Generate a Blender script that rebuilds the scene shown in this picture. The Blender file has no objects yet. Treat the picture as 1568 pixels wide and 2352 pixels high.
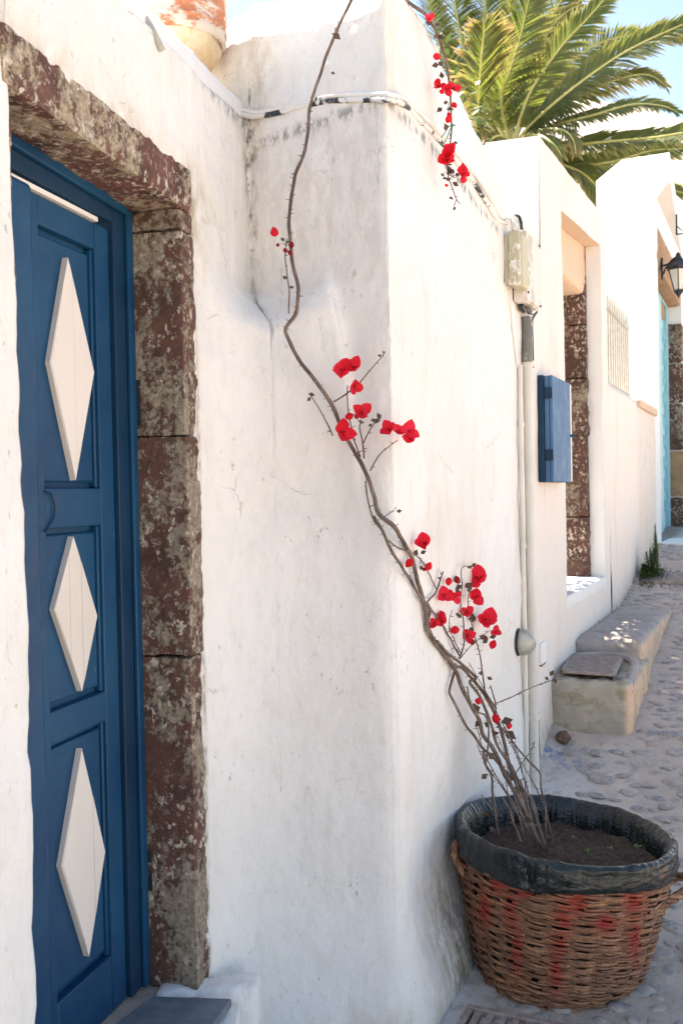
import bpy, math, random
from mathutils import Vector, Matrix, noise
random.seed(7)
R = math.radians
scene = bpy.context.scene
col = scene.collection

# ---------------------------------------------------------------- camera
F_PX = 2235.0            # focal length in pixels of a 1568 x 2352 picture
PITCH, ROLL = R(1.05), R(1.15)
Fw = Vector((0, math.cos(PITCH), -math.sin(PITCH)))
Uw = Vector((0, math.sin(PITCH), math.cos(PITCH)))
Rw = Vector((1, 0, 0))
CR = Rw * math.cos(ROLL) - Uw * math.sin(ROLL)
CU = Rw * math.sin(ROLL) + Uw * math.cos(ROLL)
cam = bpy.data.cameras.new('camera')
cam.sensor_fit = 'HORIZONTAL'
cam.sensor_width = 24.0
cam.lens = 24.0 * F_PX / 1568.0
cam.clip_end = 4000
cam.clip_start = 0.05
cam.dof.use_dof = True
cam.dof.focus_distance = 2.9
cam.dof.aperture_fstop = 7.0
camo = bpy.data.objects.new('camera', cam)
m = Matrix((CR, CU, -Fw)).transposed().to_4x4()
camo.matrix_world = m
col.objects.link(camo)
scene.camera = camo

# ---------------------------------------------------------------- light
SUN_EL, SUN_AZ = R(58), R(-46)      # azimuth from +Y (ahead), negative = left
world = bpy.data.worlds.new('World')
scene.world = world
world.use_nodes = True
wn = world.node_tree
wn.nodes.clear()
wo = wn.nodes.new('ShaderNodeOutputWorld')
wb = wn.nodes.new('ShaderNodeBackground')
sky = wn.nodes.new('ShaderNodeTexSky')
sky.sky_type = 'NISHITA'
sky.sun_disc = False
sky.sun_elevation = SUN_EL
sky.sun_rotation = SUN_AZ
sky.altitude = 100
sky.air_density = 1.0
sky.dust_density = 0.8
sky.ozone_density = 1.0
wb.inputs['Strength'].default_value = 0.10
wn.links.new(sky.outputs[0], wb.inputs[0])
wn.links.new(wb.outputs[0], wo.inputs[0])
sd = Vector((math.sin(SUN_AZ) * math.cos(SUN_EL), math.cos(SUN_AZ) * math.cos(SUN_EL), math.sin(SUN_EL)))
sun = bpy.data.lights.new('sun', 'SUN')
sun.energy = 5.0
sun.angle = R(0.5)
sun.color = (1.0, 0.95, 0.87)
suno = bpy.data.objects.new('sun', sun)
suno.rotation_euler = sd.to_track_quat('Z', 'Y').to_euler()
col.objects.link(suno)
scene.view_settings.view_transform = 'Standard'
scene.view_settings.look = 'None'
scene.view_settings.gamma = 1
scene.view_settings.use_curve_mapping = False
scene.view_settings.exposure = 1.80
scene.view_settings.use_white_balance = True
scene.view_settings.white_balance_temperature = 7450
scene.view_settings.white_balance_tint = 9
scene.cycles.max_bounces = 8
scene.cycles.diffuse_bounces = 5
scene.cycles.use_denoising = True

# ---------------------------------------------------------------- helpers: places
def ray(px, py):
    return Fw + CR * ((px - 784) / F_PX) + CU * ((1176 - py) / F_PX)
def at(px, py, y):
    r = ray(px, py)
    return r * (y / r.y)
def hit(px, py, p0, n):
    r = ray(px, py)
    return r * (Vector(p0).dot(n) / r.dot(n))
def proj(p):
    p = Vector(p)
    d = p.dot(Fw)
    return 784 + F_PX * p.dot(CR) / d, 1176 - F_PX * p.dot(CU) / d

AD = Vector((0.45, 1, 0)).normalized()        # along the alley wall
AN = Vector((AD.y, -AD.x, 0))                 # out of the alley wall, into the alley
K = Vector((0.146, 2.70, 0))                  # outer corner of the near house
def alley(y, out=0.0, z=0.0):
    p = K + AD * ((y - 2.7) / AD.y) + AN * out
    return Vector((p.x, p.y, z))
def hita(px, py, out=0.0):
    return hit(px, py, K + AN * out, AN)
DD = Vector((0.29, 1, 0)).normalized()        # along the door wall
DN = Vector((DD.y, -DD.x, 0))
C0 = Vector((-0.408, 2.546, 0))
D0 = C0 - DN * 0.157                          # door plane
def hitd(px, py, out=0.0):
    return hit(px, py, D0 + DN * out, DN)
def doorpt(v, out, z):
    p = D0 + DD * v + DN * out
    return Vector((p.x, p.y, z))
def interp(x, xs, ys):
    if x <= xs[0]: return ys[0]
    for i in range(1, len(xs)):
        if x <= xs[i]:
            t = (x - xs[i-1]) / (xs[i] - xs[i-1])
            return ys[i-1] + (ys[i] - ys[i-1]) * t
    return ys[-1]
def sstep(a, b, x):
    t = max(0.0, min(1.0, (x - a) / (b - a)))
    return t * t * (3 - 2 * t)
GQ = [-30, 2.6, 3.1, 3.6, 4.1, 4.5, 5.5, 6.63, 7.6, 8.75, 12, 40, 400]
GZ = [-2.6, -1.535, -1.50, -1.41, -1.25, -1.09, -0.95, -0.80, -0.65, -0.52, -0.42, -0.4, -0.4]
def gz(x, y):
    q = x * AD.x + y * AD.y
    return (interp(q - .12, GQ, GZ) + interp(q, GQ, GZ) + interp(q + .12, GQ, GZ)) / 3
def hitg(px, py):
    r = ray(px, py)
    y = 1.2
    while y < 30:
        p = r * (y / r.y)
        if p.z < gz(p.x, p.y): return p
        y += 0.01
    return p
def fbm(p, s, o=3):
    p = Vector(p) * s
    a, t = 1.0, 0.0
    for i in range(o):
        t += a * noise.noise(p); p = p * 2.03; a *= 0.5
    return t

# ---------------------------------------------------------------- helpers: objects
WLOC = {}
def tag(o, label=None, cat=None, group=None, kind=None):
    if label: o['label'] = label
    if cat: o['category'] = cat
    if group: o['group'] = group
    if kind: o['kind'] = kind
    return o
def thing(name, loc, label, cat, group=None):
    o = bpy.data.objects.new(name, None)
    o.empty_display_size = 0.05
    o.location = loc
    WLOC[o] = Vector(loc)
    col.objects.link(o)
    return tag(o, label, cat, group)
class MB:
    def __init__(s):
        s.v = []; s.f = []; s.mi = []; s.attr = {}
    def add(s, vs, fs, mi=0, **attr):
        b = len(s.v)
        s.v += [Vector(v) for v in vs]
        s.f += [tuple(b + i for i in f) for f in fs]
        s.mi += [mi] * len(fs)
        for k in set(list(s.attr) + list(attr)):
            if k not in s.attr: s.attr[k] = [0.0] * b
            val = attr.get(k, 0.0)
            s.attr[k] += list(val) if hasattr(val, '__len__') else [val] * len(vs)
        return s
    def box(s, o, ax, ay, az, **kw):
        """o = corner, ax ay az edge vectors"""
        o, ax, ay, az = map(Vector, (o, ax, ay, az))
        vs = [o, o+ax, o+ax+ay, o+ay, o+az, o+ax+az, o+ax+ay+az, o+ay+az]
        fs = [(0,3,2,1), (4,5,6,7), (0,1,5,4), (1,2,6,5), (2,3,7,6), (3,0,4,7)]
        if ax.cross(ay).dot(az) < 0: fs = [f[::-1] for f in fs]
        return s.add(vs, fs, **kw)
    def tube(s, pts, rad, n=6, cap=True, attrf=None, **kw):
        pts = [Vector(p) for p in pts]
        if not hasattr(rad, '__len__'): rad = [rad] * len(pts)
        vs = []; fs = []
        prev = None
        for i, p in enumerate(pts):
            t = (pts[min(i+1, len(pts)-1)] - pts[max(i-1, 0)])
            if t.length < 1e-9: t = Vector((0, 0, 1))
            t.normalize()
            if prev is None:
                a = Vector((0, 0, 1)) if abs(t.z) < 0.9 else Vector((1, 0, 0))
                u = t.cross(a).normalized()
            else:
                u = (prev - t * prev.dot(t))
                u = u.normalized() if u.length > 1e-6 else t.orthogonal().normalized()
            prev = u
            w = t.cross(u)
            for k in range(n):
                an = 2 * math.pi * k / n
                vs.append(p + (u * math.cos(an) + w * math.sin(an)) * rad[i])
        for i in range(len(pts) - 1):
            for k in range(n):
                k2 = (k + 1) % n
                fs.append((i*n+k, i*n+k2, (i+1)*n+k2, (i+1)*n+k))
        if cap:
            fs.append(tuple(range(n))[::-1])
            fs.append(tuple((len(pts)-1)*n + k for k in range(n)))
        if attrf: kw.update({k: [f(v) for v in vs] for k, f in attrf.items()})
        return s.add(vs, fs, **kw)
    def build(s, name, mats, parent=None, smooth=True, sharp=40, bevel=0, kind=None):
        if not isinstance(mats, (list, tuple)): mats = [mats]
        lo = Vector((min(v[i] for v in s.v) for i in range(3)))
        hi = Vector((max(v[i] for v in s.v) for i in range(3)))
        c = (lo + hi) / 2
        if parent is None: c.z = lo.z
        me = bpy.data.meshes.new(name)
        me.from_pydata([v - c for v in s.v], [], s.f)
        for mm in mats: me.materials.append(mm)
        if any(s.mi): me.polygons.foreach_set('material_index', s.mi)
        for k, vals in s.attr.items():
            vals = vals + [0.0] * (len(s.v) - len(vals))
            at_ = me.attributes.new(k, 'FLOAT', 'POINT')
            at_.data.foreach_set('value', vals)
        if smooth:
            me.polygons.foreach_set('use_smooth', [True] * len(me.polygons))
            if sharp: me.set_sharp_from_angle(angle=R(sharp))
        me.update()
        o = bpy.data.objects.new(name, me)
        WLOC[o] = c
        if parent is not None:
            o.parent = parent
            o.location = c - WLOC[parent]
        else:
            o.location = c
        if bevel:
            b = o.modifiers.new('bevel', 'BEVEL')
            b.width = bevel; b.segments = 2; b.limit_method = 'ANGLE'; b.angle_limit = R(35)
        if kind: o['kind'] = kind
        col.objects.link(o)
        return o
def smooth_line(pts, n=4):
    """Catmull-Rom through the points"""
    P = [Vector(p) for p in pts]
    out = []
    for i in range(len(P) - 1):
        p0, p1, p2, p3 = P[max(i-1, 0)], P[i], P[i+1], P[min(i+2, len(P)-1)]
        for k in range(n):
            t = k / n
            out.append(0.5 * ((2*p1) + (p2-p0)*t + (2*p0-5*p1+4*p2-p3)*t*t + (3*p1-p0-3*p2+p3)*t*t*t))
    out.append(P[-1])
    return out
def grid(func, us, vs, keep=None):
    """func(u,v)->(Vector, attrs dict)"""
    V = []; A = {}
    for j, v in enumerate(vs):
        for i, u in enumerate(us):
            r = func(u, v)
            if isinstance(r, tuple):
                V.append(r[0])
                for k, x in r[1].items(): A.setdefault(k, []).append(x)
            else: V.append(r)
    n = len(us); Fs = []
    for j in range(len(vs) - 1):
        for i in range(n - 1):
            if keep is None or keep((us[i] + us[i+1]) / 2, (vs[j] + vs[j+1]) / 2):
                Fs.append((j*n+i, j*n+i+1, (j+1)*n+i+1, (j+1)*n+i))
    return V, Fs, A
def lin(a, b, n): return [a + (b - a) * i / n for i in range(n + 1)]
def rough_box(mb, o, ax, ay, az, step=.02, amp=.004, rnd=.01, seed=0, **kw):
    """box whose six faces are subdivided, edges rounded and surface uneven"""
    o, ax, ay, az = map(Vector, (o, ax, ay, az))
    L = [ax.length, ay.length, az.length]
    N = [max(1, min(60, int(round(l / step)))) for l in L]
    c = o + (ax + ay + az) / 2
    E = [ax.normalized(), ay.normalized(), az.normalized()]
    H = [l / 2 for l in L]
    rnd = min(rnd, min(H) * .95)
    idx = {}; vs = []; fs = []
    def vert(i, j, k):
        key = (i, j, k)
        if key in idx: return idx[key]
        q = [H[0]*(2*i/N[0]-1), H[1]*(2*j/N[1]-1), H[2]*(2*k/N[2]-1)]
        inner = [max(-(H[d]-rnd), min(H[d]-rnd, q[d])) for d in range(3)]
        dv = Vector((q[0]-inner[0], q[1]-inner[1], q[2]-inner[2]))
        if dv.length > 1e-9: dv = dv.normalized() * min(rnd, dv.length) if dv.length > rnd else dv
        loc = [inner[d] + dv[d] for d in range(3)]
        p = c + E[0]*loc[0] + E[1]*loc[1] + E[2]*loc[2]
        nrm = (E[0]*(loc[0]/H[0])**5 + E[1]*(loc[1]/H[1])**5 + E[2]*(loc[2]/H[2])**5)
        if nrm.length > 1e-6: nrm.normalize()
        p = p + nrm * amp * (fbm(p + Vector((seed, 0, 0)), 14, 3) + .8 * fbm(p + Vector((seed, 5, 0)), 45, 2))
        idx[key] = len(vs); vs.append(p)
        return idx[key]
    flip = ax.cross(ay).dot(az) < 0
    def quad(a, b, c_, d):
        f = (vert(*a), vert(*b), vert(*c_), vert(*d))
        fs.append(f[::-1] if flip else f)
    for i in range(N[0]):
        for j in range(N[1]):
            quad((i,j,0),(i,j+1,0),(i+1,j+1,0),(i+1,j,0)); k=N[2]
            quad((i,j,k),(i+1,j,k),(i+1,j+1,k),(i,j+1,k))
    for i in range(N[0]):
        for k in range(N[2]):
            quad((i,0,k),(i+1,0,k),(i+1,0,k+1),(i,0,k+1)); j=N[1]
            quad((i,j,k),(i,j,k+1),(i+1,j,k+1),(i+1,j,k))
    for j in range(N[1]):
        for k in range(N[2]):
            quad((0,j,k),(0,j,k+1),(0,j+1,k+1),(0,j+1,k)); i=N[0]
            quad((i,j,k),(i,j+1,k),(i,j+1,k+1),(i,j,k+1))
    return mb.add(vs, fs, **kw)

# ---------------------------------------------------------------- materials
class NT:
    def __init__(s, name):
        s.m = bpy.data.materials.new(name)
        s.m.use_nodes = True
        s.t = s.m.node_tree
        s.t.nodes.clear()
        s.out = s.n('ShaderNodeOutputMaterial')
        s.pos = s.n('ShaderNodeNewGeometry').outputs['Position']
    def n(s, typ, **kw):
        nd = s.t.nodes.new(typ)
        for k, v in kw.items(): setattr(nd, k, v)
        return nd
    def lk(s, a, b): s.t.links.new(a, b)
    def setin(s, sock, v):
        if isinstance(v, bpy.types.NodeSocket): s.lk(v, sock)
        elif isinstance(v, (tuple, list)) and len(v) == 3 and sock.type == 'RGBA': sock.default_value = (*v, 1)
        else: sock.default_value = v
    def noise(s, scale, detail=4, rough=.6, stretch=None, off=0, dist=0):
        mp = s.n('ShaderNodeMapping')
        mp.inputs['Location'].default_value = (off, off * .7, off * .3)
        if stretch: mp.inputs['Scale'].default_value = stretch
        s.lk(s.pos, mp.inputs[0])
        t = s.n('ShaderNodeTexNoise')
        t.inputs['Scale'].default_value = scale
        t.inputs['Detail'].default_value = detail
        t.inputs['Roughness'].default_value = rough
        t.inputs['Distortion'].default_value = dist
        s.lk(mp.outputs[0], t.inputs['Vector'])
        return t.outputs['Fac']
    def voro(s, scale, feature='F1', off=0):
        mp = s.n('ShaderNodeMapping'); mp.inputs['Location'].default_value = (off, off, off)
        s.lk(s.pos, mp.inputs[0])
        t = s.n('ShaderNodeTexVoronoi', feature=feature)
        t.inputs['Scale'].default_value = scale
        s.lk(mp.outputs[0], t.inputs['Vector'])
        return t.outputs['Distance']
    def ramp(s, fac, a, b, va=0.0, vb=1.0):
        r = s.n('ShaderNodeMapRange')
        r.inputs['From Min'].default_value = a; r.inputs['From Max'].default_value = b
        r.inputs['To Min'].default_value = va; r.inputs['To Max'].default_value = vb
        r.interpolation_type = 'SMOOTHSTEP'
        s.lk(fac, r.inputs['Value'])
        return r.outputs[0]
    def math(s, op, a, b=0.0):
        r = s.n('ShaderNodeMath', operation=op)
        r.use_clamp = op in ('ADD', 'MULTIPLY')
        s.setin(r.inputs[0], a); s.setin(r.inputs[1], b)
        return r.outputs[0]
    def mix(s, fac, a, b):
        r = s.n('ShaderNodeMix', data_type='RGBA')
        s.setin(r.inputs[0], fac); s.setin(r.inputs[6], a); s.setin(r.inputs[7], b)
        return r.outputs[2]
    def attr(s, name):
        a = s.n('ShaderNodeAttribute'); a.attribute_name = name
        return a.outputs['Fac']
    def bump(s, h, strength=.5, dist=.01, prev=None):
        b = s.n('ShaderNodeBump')
        b.inputs['Strength'].default_value = strength
        b.inputs['Distance'].default_value = dist
        s.lk(h, b.inputs['Height'])
        if prev is not None: s.lk(prev, b.inputs['Normal'])
        return b.outputs[0]
    def bsdf(s, color, rough=.8, normal=None, metal=0, spec=None, **kw):
        p = s.n('ShaderNodeBsdfPrincipled')
        s.setin(p.inputs['Base Color'], color)
        s.setin(p.inputs['Roughness'], rough)
        p.inputs['Metallic'].default_value = metal
        if spec is not None: p.inputs['Specular IOR Level'].default_value = spec
        if normal is not None: s.lk(normal, p.inputs['Normal'])
        for k, v in kw.items(): s.setin(p.inputs[k], v)
        return p.outputs[0]
    def done(s, shader):
        s.lk(shader, s.out.inputs[0]); return s.m

def m_plaster(name, base, tint, stain=(.52,.42,.31), pits=.6, relief=.5, tan=.35, streak=.35):
    t = NT(name)
    c = t.mix(t.ramp(t.noise(1.7, 5, .6), .35, .72), base, tint)
    c = t.mix(t.math('MULTIPLY', t.ramp(t.noise(3.2, 5, .65, (1, 1, .28), 3), .52, .78), tan), c, stain)
    c = t.mix(t.math('MULTIPLY', t.ramp(t.noise(14, 4, .7, (1.2, 1.2, .12), 9), .56, .8), streak), c, (.50, .47, .43))
    spots = t.math('MULTIPLY', t.ramp(t.noise(70, 3, .6, (1, 1, .55), 1), .63, .71), t.ramp(t.noise(5, 4, .7, None, 7), .48, .66))
    c = t.mix(t.math('MULTIPLY', spots, pits), c, (.30, .27, .23))
    c = t.mix(t.math('MULTIPLY', t.attr('dirt_shade'), t.ramp(t.noise(16, 6, .7, (1, 1, .6), 5), .28, .66)), c, (.43, .34, .215))
    c = t.mix(t.math('MULTIPLY', t.attr('mold_shade'), t.ramp(t.noise(34, 5, .75, (1, 1, .45), 12), .44, .58)), c, (.075, .075, .065))
    wv = t.n('ShaderNodeVectorMath', operation='ADD')
    t.lk(t.pos, wv.inputs[0])
    nz = t.n('ShaderNodeTexNoise'); nz.inputs['Scale'].default_value = 7; nz.inputs['Detail'].default_value = 5
    t.lk(t.pos, nz.inputs['Vector'])
    sc = t.n('ShaderNodeVectorMath', operation='SCALE'); sc.inputs['Scale'].default_value = .22
    t.lk(nz.outputs['Color'], sc.inputs[0]); t.lk(sc.outputs[0], wv.inputs[1])
    vo = t.n('ShaderNodeTexVoronoi', feature='DISTANCE_TO_EDGE'); vo.inputs['Scale'].default_value = 2.6
    t.lk(wv.outputs[0], vo.inputs['Vector'])
    crack = t.math('MULTIPLY', t.ramp(vo.outputs['Distance'], .002, .007, 1, 0), t.ramp(t.noise(3.1, 3, .6, None, 17), .54, .62))
    c = t.mix(t.math('MULTIPLY', crack, pits * .8), c, (.42, .38, .33))
    c = t.mix(t.ramp(t.noise(28, 6, .75, (1, 1, .5), 23), .48, .70, 0, .30 * min(1, pits * 2)), c, (.60, .575, .54))
    h = t.math('ADD', t.math('MULTIPLY', t.noise(9, 6, .62), .7), t.math('MULTIPLY', t.noise(55, 4, .6), .16))
    h = t.math('SUBTRACT', t.math('ADD', h, t.math('MULTIPLY', t.noise(24, 5, .7, (1, 1, .35), 31), .22)), t.math('MULTIPLY', crack, .12))
    nb = t.bump(h, relief, .022)
    nb = t.bump(t.math('SUBTRACT', 1.0, spots), .5, .004, nb)
    return t.done(t.bsdf(c, .88, nb, spec=.25))

M = {}
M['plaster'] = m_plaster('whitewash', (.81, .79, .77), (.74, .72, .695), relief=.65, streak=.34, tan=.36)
M['plaster_alley'] = m_plaster('pink_bounce_whitewash', (.80, .715, .66), (.79, .73, .69), stain=(.66, .46, .32), pits=.3, relief=.3, tan=.5, streak=.25)  # pinkish paint tone with warm bounce light mixed into the base colour
M['plaster_clean'] = m_plaster('clean_whitewash', (.82, .81, .80), (.80, .79, .78), pits=.1, relief=.12, tan=.05, streak=.06)
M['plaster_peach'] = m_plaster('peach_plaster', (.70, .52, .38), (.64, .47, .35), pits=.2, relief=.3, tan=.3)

def m_stone(name, red=(.135, .062, .048), dark=(.068, .040, .031), lichen=(.34, .285, .22), fleck=(.58, .50, .41), lich=.495, fl=.565, off=0):
    t = NT(name)
    c = t.mix(t.ramp(t.noise(9, 5, .7, None, off), .35, .7), red, dark)
    c = t.mix(t.ramp(t.noise(130, 2, .6, None, off + 3), .55, .75, 0, .5), c, (.20, .10, .08))
    lw = t.noise(5.5, 7, .72, (1, 1, .7), off + 11)
    lf = t.noise(42, 5, .75, None, off + 5)
    lm = t.ramp(t.math('ADD', t.math('MULTIPLY', lw, .62), t.math('MULTIPLY', lf, .38)), lich, lich + .05)
    c = t.mix(lm, c, t.mix(t.ramp(t.noise(75, 4, .7, None, off), .35, .7), lichen, (.17, .135, .10)))
    fm = t.math('MULTIPLY', t.ramp(t.noise(48, 5, .7, (1, 1, .8), off + 21), fl, fl + .035), t.ramp(t.noise(5, 4, .6, None, off + 2), .36, .56))
    c = t.mix(fm, c, fleck)
    h = t.math('ADD', t.math('MULTIPLY', t.noise(16, 6, .7, None, off), .7), t.math('MULTIPLY', fm, .15))
    nb = t.bump(t.math('ADD', h, t.math('MULTIPLY', lm, .12)), .9, .014)
    return t.done(t.bsdf(c, .85, nb, spec=.3))
M['stone'] = m_stone('red_volcanic_stone')
M['stone_b'] = m_stone('lichen_volcanic_stone', lich=.485, off=4)
M['stone_c'] = m_stone('flecked_red_stone', fl=.535, lich=.56, off=9)
M['stone_l'] = m_stone('lintel_stone', red=(.17, .075, .062), lichen=(.46, .37, .26), fl=.55, lich=.485, off=15)
M['stone_tan'] = m_stone('tan_stone', red=(.42, .26, .15), dark=(.30, .18, .11), lichen=(.5, .36, .24), fl=.62, lich=.55, off=19)
M['mortar'] = m_stone('old_mortar', red=(.20, .165, .12), dark=(.10, .085, .06), lichen=(.33, .30, .23), lich=.5, fl=.6, off=30)

def m_paint(name, base, edge, wear=.35, rough=.42, grain=(1, 1, .06), worn=(.30, .33, .36)):
    t = NT(name)
    c = t.mix(t.ramp(t.noise(2.2, 4, .6), .3, .72), base, edge)
    g = t.noise(95, 4, .6, grain, 2)
    c = t.mix(t.math('MULTIPLY', t.ramp(t.noise(22, 6, .75, (1, 1, .3), 4), .64, .76), wear), c, worn)
    c = t.mix(t.ramp(g, .55, .8, 0, .25), c, edge)
    nb = t.bump(t.math('ADD', t.math('MULTIPLY', g, .5), t.math('MULTIPLY', t.noise(12, 4), .5)), .35, .004)
    return t.done(t.bsdf(c, t.ramp(t.noise(15, 3), .3, .7, rough - .06, rough + .14), nb, spec=.35))
M['blue'] = m_paint('blue_gloss_paint', (.001, .040, .108), (.005, .070, .155), .6, .42)
M['blue_dull'] = m_paint('sun_faded_blue_paint', (.045, .13, .26), (.09, .18, .32), .7, .6)
M['blue_dark'] = m_paint('deep_blue_paint', (.001, .024, .062), (.002, .037, .088), .2, .5)
M['paleblue'] = m_paint('pale_blue_paint', (.25, .52, .61), (.32, .60, .67), .2, .5)
M['cream_wood'] = m_paint('cream_painted_wood', (.78, .715, .655), (.70, .63, .565), .35, .6, worn=(.40, .33, .27))
M['white_wood'] = m_paint('white_painted_wood', (.82, .80, .77), (.76, .74, .7), .2, .6)

def m_simple(name, a, b, scale=20, rough=.7, bump=.3, dist=.004, metal=0, stretch=None, spec=.4):
    t = NT(name)
    nz = t.noise(scale, 5, .65, stretch)
    c = t.mix(t.ramp(nz, .3, .7), a, b)
    return t.done(t.bsdf(c, rough, t.bump(t.noise(scale * 2.5, 4, .65, stretch), bump, dist), metal, spec))
M['iron'] = m_simple('black_iron', (.015, .018, .022), (.03, .034, .04), 40, .5, metal=.0)
M['slate'] = m_simple('blue_grey_slate', (.10, .135, .17), (.19, .215, .235), 9, .6, .6, .006)
M['pipe'] = m_simple('painted_pipe', (.74, .71, .66), (.62, .59, .54), 12, .6, stretch=(1, 1, .3))
M['cover_olive'] = m_simple('olive_plastic', (.47, .43, .30), (.53, .49, .35), 6, .5, .1)
M['gatepaint'] = m_simple('weathered_grille_paint', (.36, .34, .29), (.48, .46, .41), 30, .6)
M['black_rubber'] = m_simple('black_cable', (.018, .02, .026), (.035, .037, .045), 60, .5)
M['tie'] = m_simple('green_garden_wire', (.02, .16, .11), (.03, .22, .15), 60, .5)

def m_splash(name, under, over, thr=.5, scale=9, rough=.6, stretch=(1, 1, .6), off=0):
    t = NT(name)
    k = t.ramp(t.noise(scale, 7, .72, stretch, off), thr, thr + .03)
    c = t.mix(k, under, over)
    c = t.mix(t.ramp(t.noise(60, 4), .5, .8, 0, .35), c, (.45, .42, .36))
    return t.done(t.bsdf(c, rough, t.bump(t.math('ADD', k, t.noise(40, 3)), .35, .003), spec=.4))
M['conduit'] = m_splash('paint_splashed_conduit', (.03, .04, .055), (.76, .74, .71), .33, 11)
M['conduit_d'] = m_splash('bare_black_conduit', (.03, .04, .055), (.74, .72, .69), .45, 9, off=4)
M['metalpipe'] = m_splash('grey_steel_pipe', (.16, .155, .14), (.62, .60, .55), .53, 14, .5, (1, 1, .35))
M['boxpaint'] = m_splash('splashed_meter_box', (.45, .41, .29), (.74, .72, .69), .47, 17, off=2)
M['boxgrey'] = m_splash('dirty_white_box', (.52, .46, .40), (.70, .65, .61), .45, 9, off=7)

def m_terra():
    t = NT('weathered_terracotta')
    c = t.mix(t.ramp(t.noise(9, 5), .3, .7), (.42, .13, .065), (.52, .21, .11))
    c = t.mix(t.ramp(t.noise(10, 7, .7, (1, 1, 2.2), 8), .46, .56), c, (.66, .58, .50))
    return t.done(t.bsdf(c, .85, t.bump(t.noise(26, 6, .7), .7, .008)))
M['terra'] = m_terra()
M['ochre_mortar'] = m_simple('ochre_mortar', (.66, .46, .25), (.74, .62, .45), 14, .9, .9, .015)

def m_concrete(name, a, b, mossy=(.26, .24, .15), side=(.78, .52, .35)):
    t = NT(name)
    c = t.mix(t.ramp(t.noise(4, 6, .65), .3, .7), a, b)
    c = t.mix(t.ramp(t.noise(7, 7, .7, (1, 1, 1.4), 6), .50, .62, 0, .8), c, mossy)
    c = t.mix(t.math('MULTIPLY', t.attr('peach'), t.ramp(t.noise(6, 6, .7, (1, 1, .4), 2), .25, .6)), c, side)
    c = t.mix(t.ramp(t.noise(80, 3), .62, .74, 0, .6), c, (.16, .14, .12))
    return t.done(t.bsdf(c, .92, t.bump(t.math('ADD', t.math('MULTIPLY', t.noise(12, 6, .7), .6), t.math('MULTIPLY', t.noise(90, 3), .2)), .8, .014)))
M['concrete'] = m_concrete('stained_concrete', (.50, .435, .35), (.36, .315, .26))
M['step_top'] = m_concrete('worn_step_top', (.42, .37, .345), (.38, .33, .31), (.3, .26, .22))
M['rust'] = m_simple('rusty_cast_iron', (.26, .185, .155), (.42, .35, .31), 30, .75, .6)
M['rust_dark'] = m_simple('dark_rusty_iron', (.10, .05, .04), (.05, .035, .03), 26, .8, .6)
M['rock'] = m_simple('red_brown_rock', (.12, .065, .05), (.20, .12, .095), 30, .9, .9, .01)

def m_street():
    t = NT('street_mortar')
    c = t.mix(t.ramp(t.noise(3, 6, .65), .3, .7), (.62, .50, .42), (.50, .42, .36))
    c = t.mix(t.ramp(t.noise(17, 6, .7, None, 4), .5, .66, 0, .6), c, (.28, .24, .22))
    c = t.mix(t.math('MULTIPLY', t.attr('white'), t.ramp(t.noise(15, 7, .72, None, 8), .40, .52)), c, (.74, .72, .71))
    c = t.mix(t.math('MULTIPLY', t.attr('bluep'), t.ramp(t.noise(22, 6, .7, None, 2), .42, .56)), c, (.10, .19, .36))
    c = t.mix(t.math('MULTIPLY', t.attr('dirt_shade'), t.ramp(t.noise(20, 6, .7, None, 3), .3, .6)), c, (.17, .135, .10))
    h = t.math('ADD', t.math('MULTIPLY', t.noise(15, 6, .68), .7), t.math('MULTIPLY', t.noise(120, 3, .6), .15))
    return t.done(t.bsdf(c, .9, t.bump(h, .8, .018), spec=.3))
M['street'] = m_street()
def m_cobble(name, a, b, mort=.54, off=0):
    t = NT(name)
    c = t.mix(t.ramp(t.noise(24, 5, .6, None, off), .3, .7), a, b)
    c = t.mix(t.ramp(t.noise(26, 7, .75, None, off + 6), mort - .06, mort + .06), c, (.48, .40, .355))
    return t.done(t.bsdf(c, .7, t.bump(t.noise(40, 6, .7), .7, .008), spec=.45))
M['cob'] = [m_cobble('grey_cobble', (.29, .27, .26), (.39, .355, .33), .5),
            m_cobble('pale_cobble', (.27, .235, .22), (.36, .31, .285), .47, 3),
            m_cobble('blue_grey_cobble', (.24, .235, .235), (.33, .31, .30), .52, 6)]

def m_wicker():
    t = NT('wicker')
    oi = t.n('ShaderNodeObjectInfo').outputs['Random']
    c = t.mix(oi, (.20, .085, .045), (.46, .225, .115))
    c = t.mix(t.ramp(t.noise(60, 4, .6), .35, .75), c, (.13, .07, .045))
    c = t.mix(t.ramp(t.noise(5, 4, .6, None, 5), .45, .62, 0, .55), c, (.17, .085, .055))
    c = t.mix(t.ramp(t.noise(150, 2, .5), .66, .74, 0, .8), c, (.55, .43, .30))
    c = t.mix(t.math('MULTIPLY', t.attr('red'), t.ramp(t.noise(48, 4, .7, None, 3), .3, .5, .4, .95)), c, (.33, .018, .012))
    return t.done(t.bsdf(c, .55, t.bump(t.noise(180, 3, .6), .5, .002), spec=.4))
M['wicker'] = m_wicker()
def m_plastic():
    t = NT('black_plastic_sheet')
    c = t.mix(t.ramp(t.noise(7, 6, .7), .50, .72), (.005, .009, .010), (.022, .027, .026))
    return t.done(t.bsdf(c, t.ramp(t.noise(9, 4), .3, .7, .15, .32), t.bump(t.noise(26, 3, .5, (1, 1, 2.6), 3, 1.2), .5, .009), spec=.5))
M['plastic'] = m_plastic()
M['soil'] = m_simple('dark_soil', (.055, .032, .022), (.13, .085, .060), 60, .95, 1.0, .012)
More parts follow.
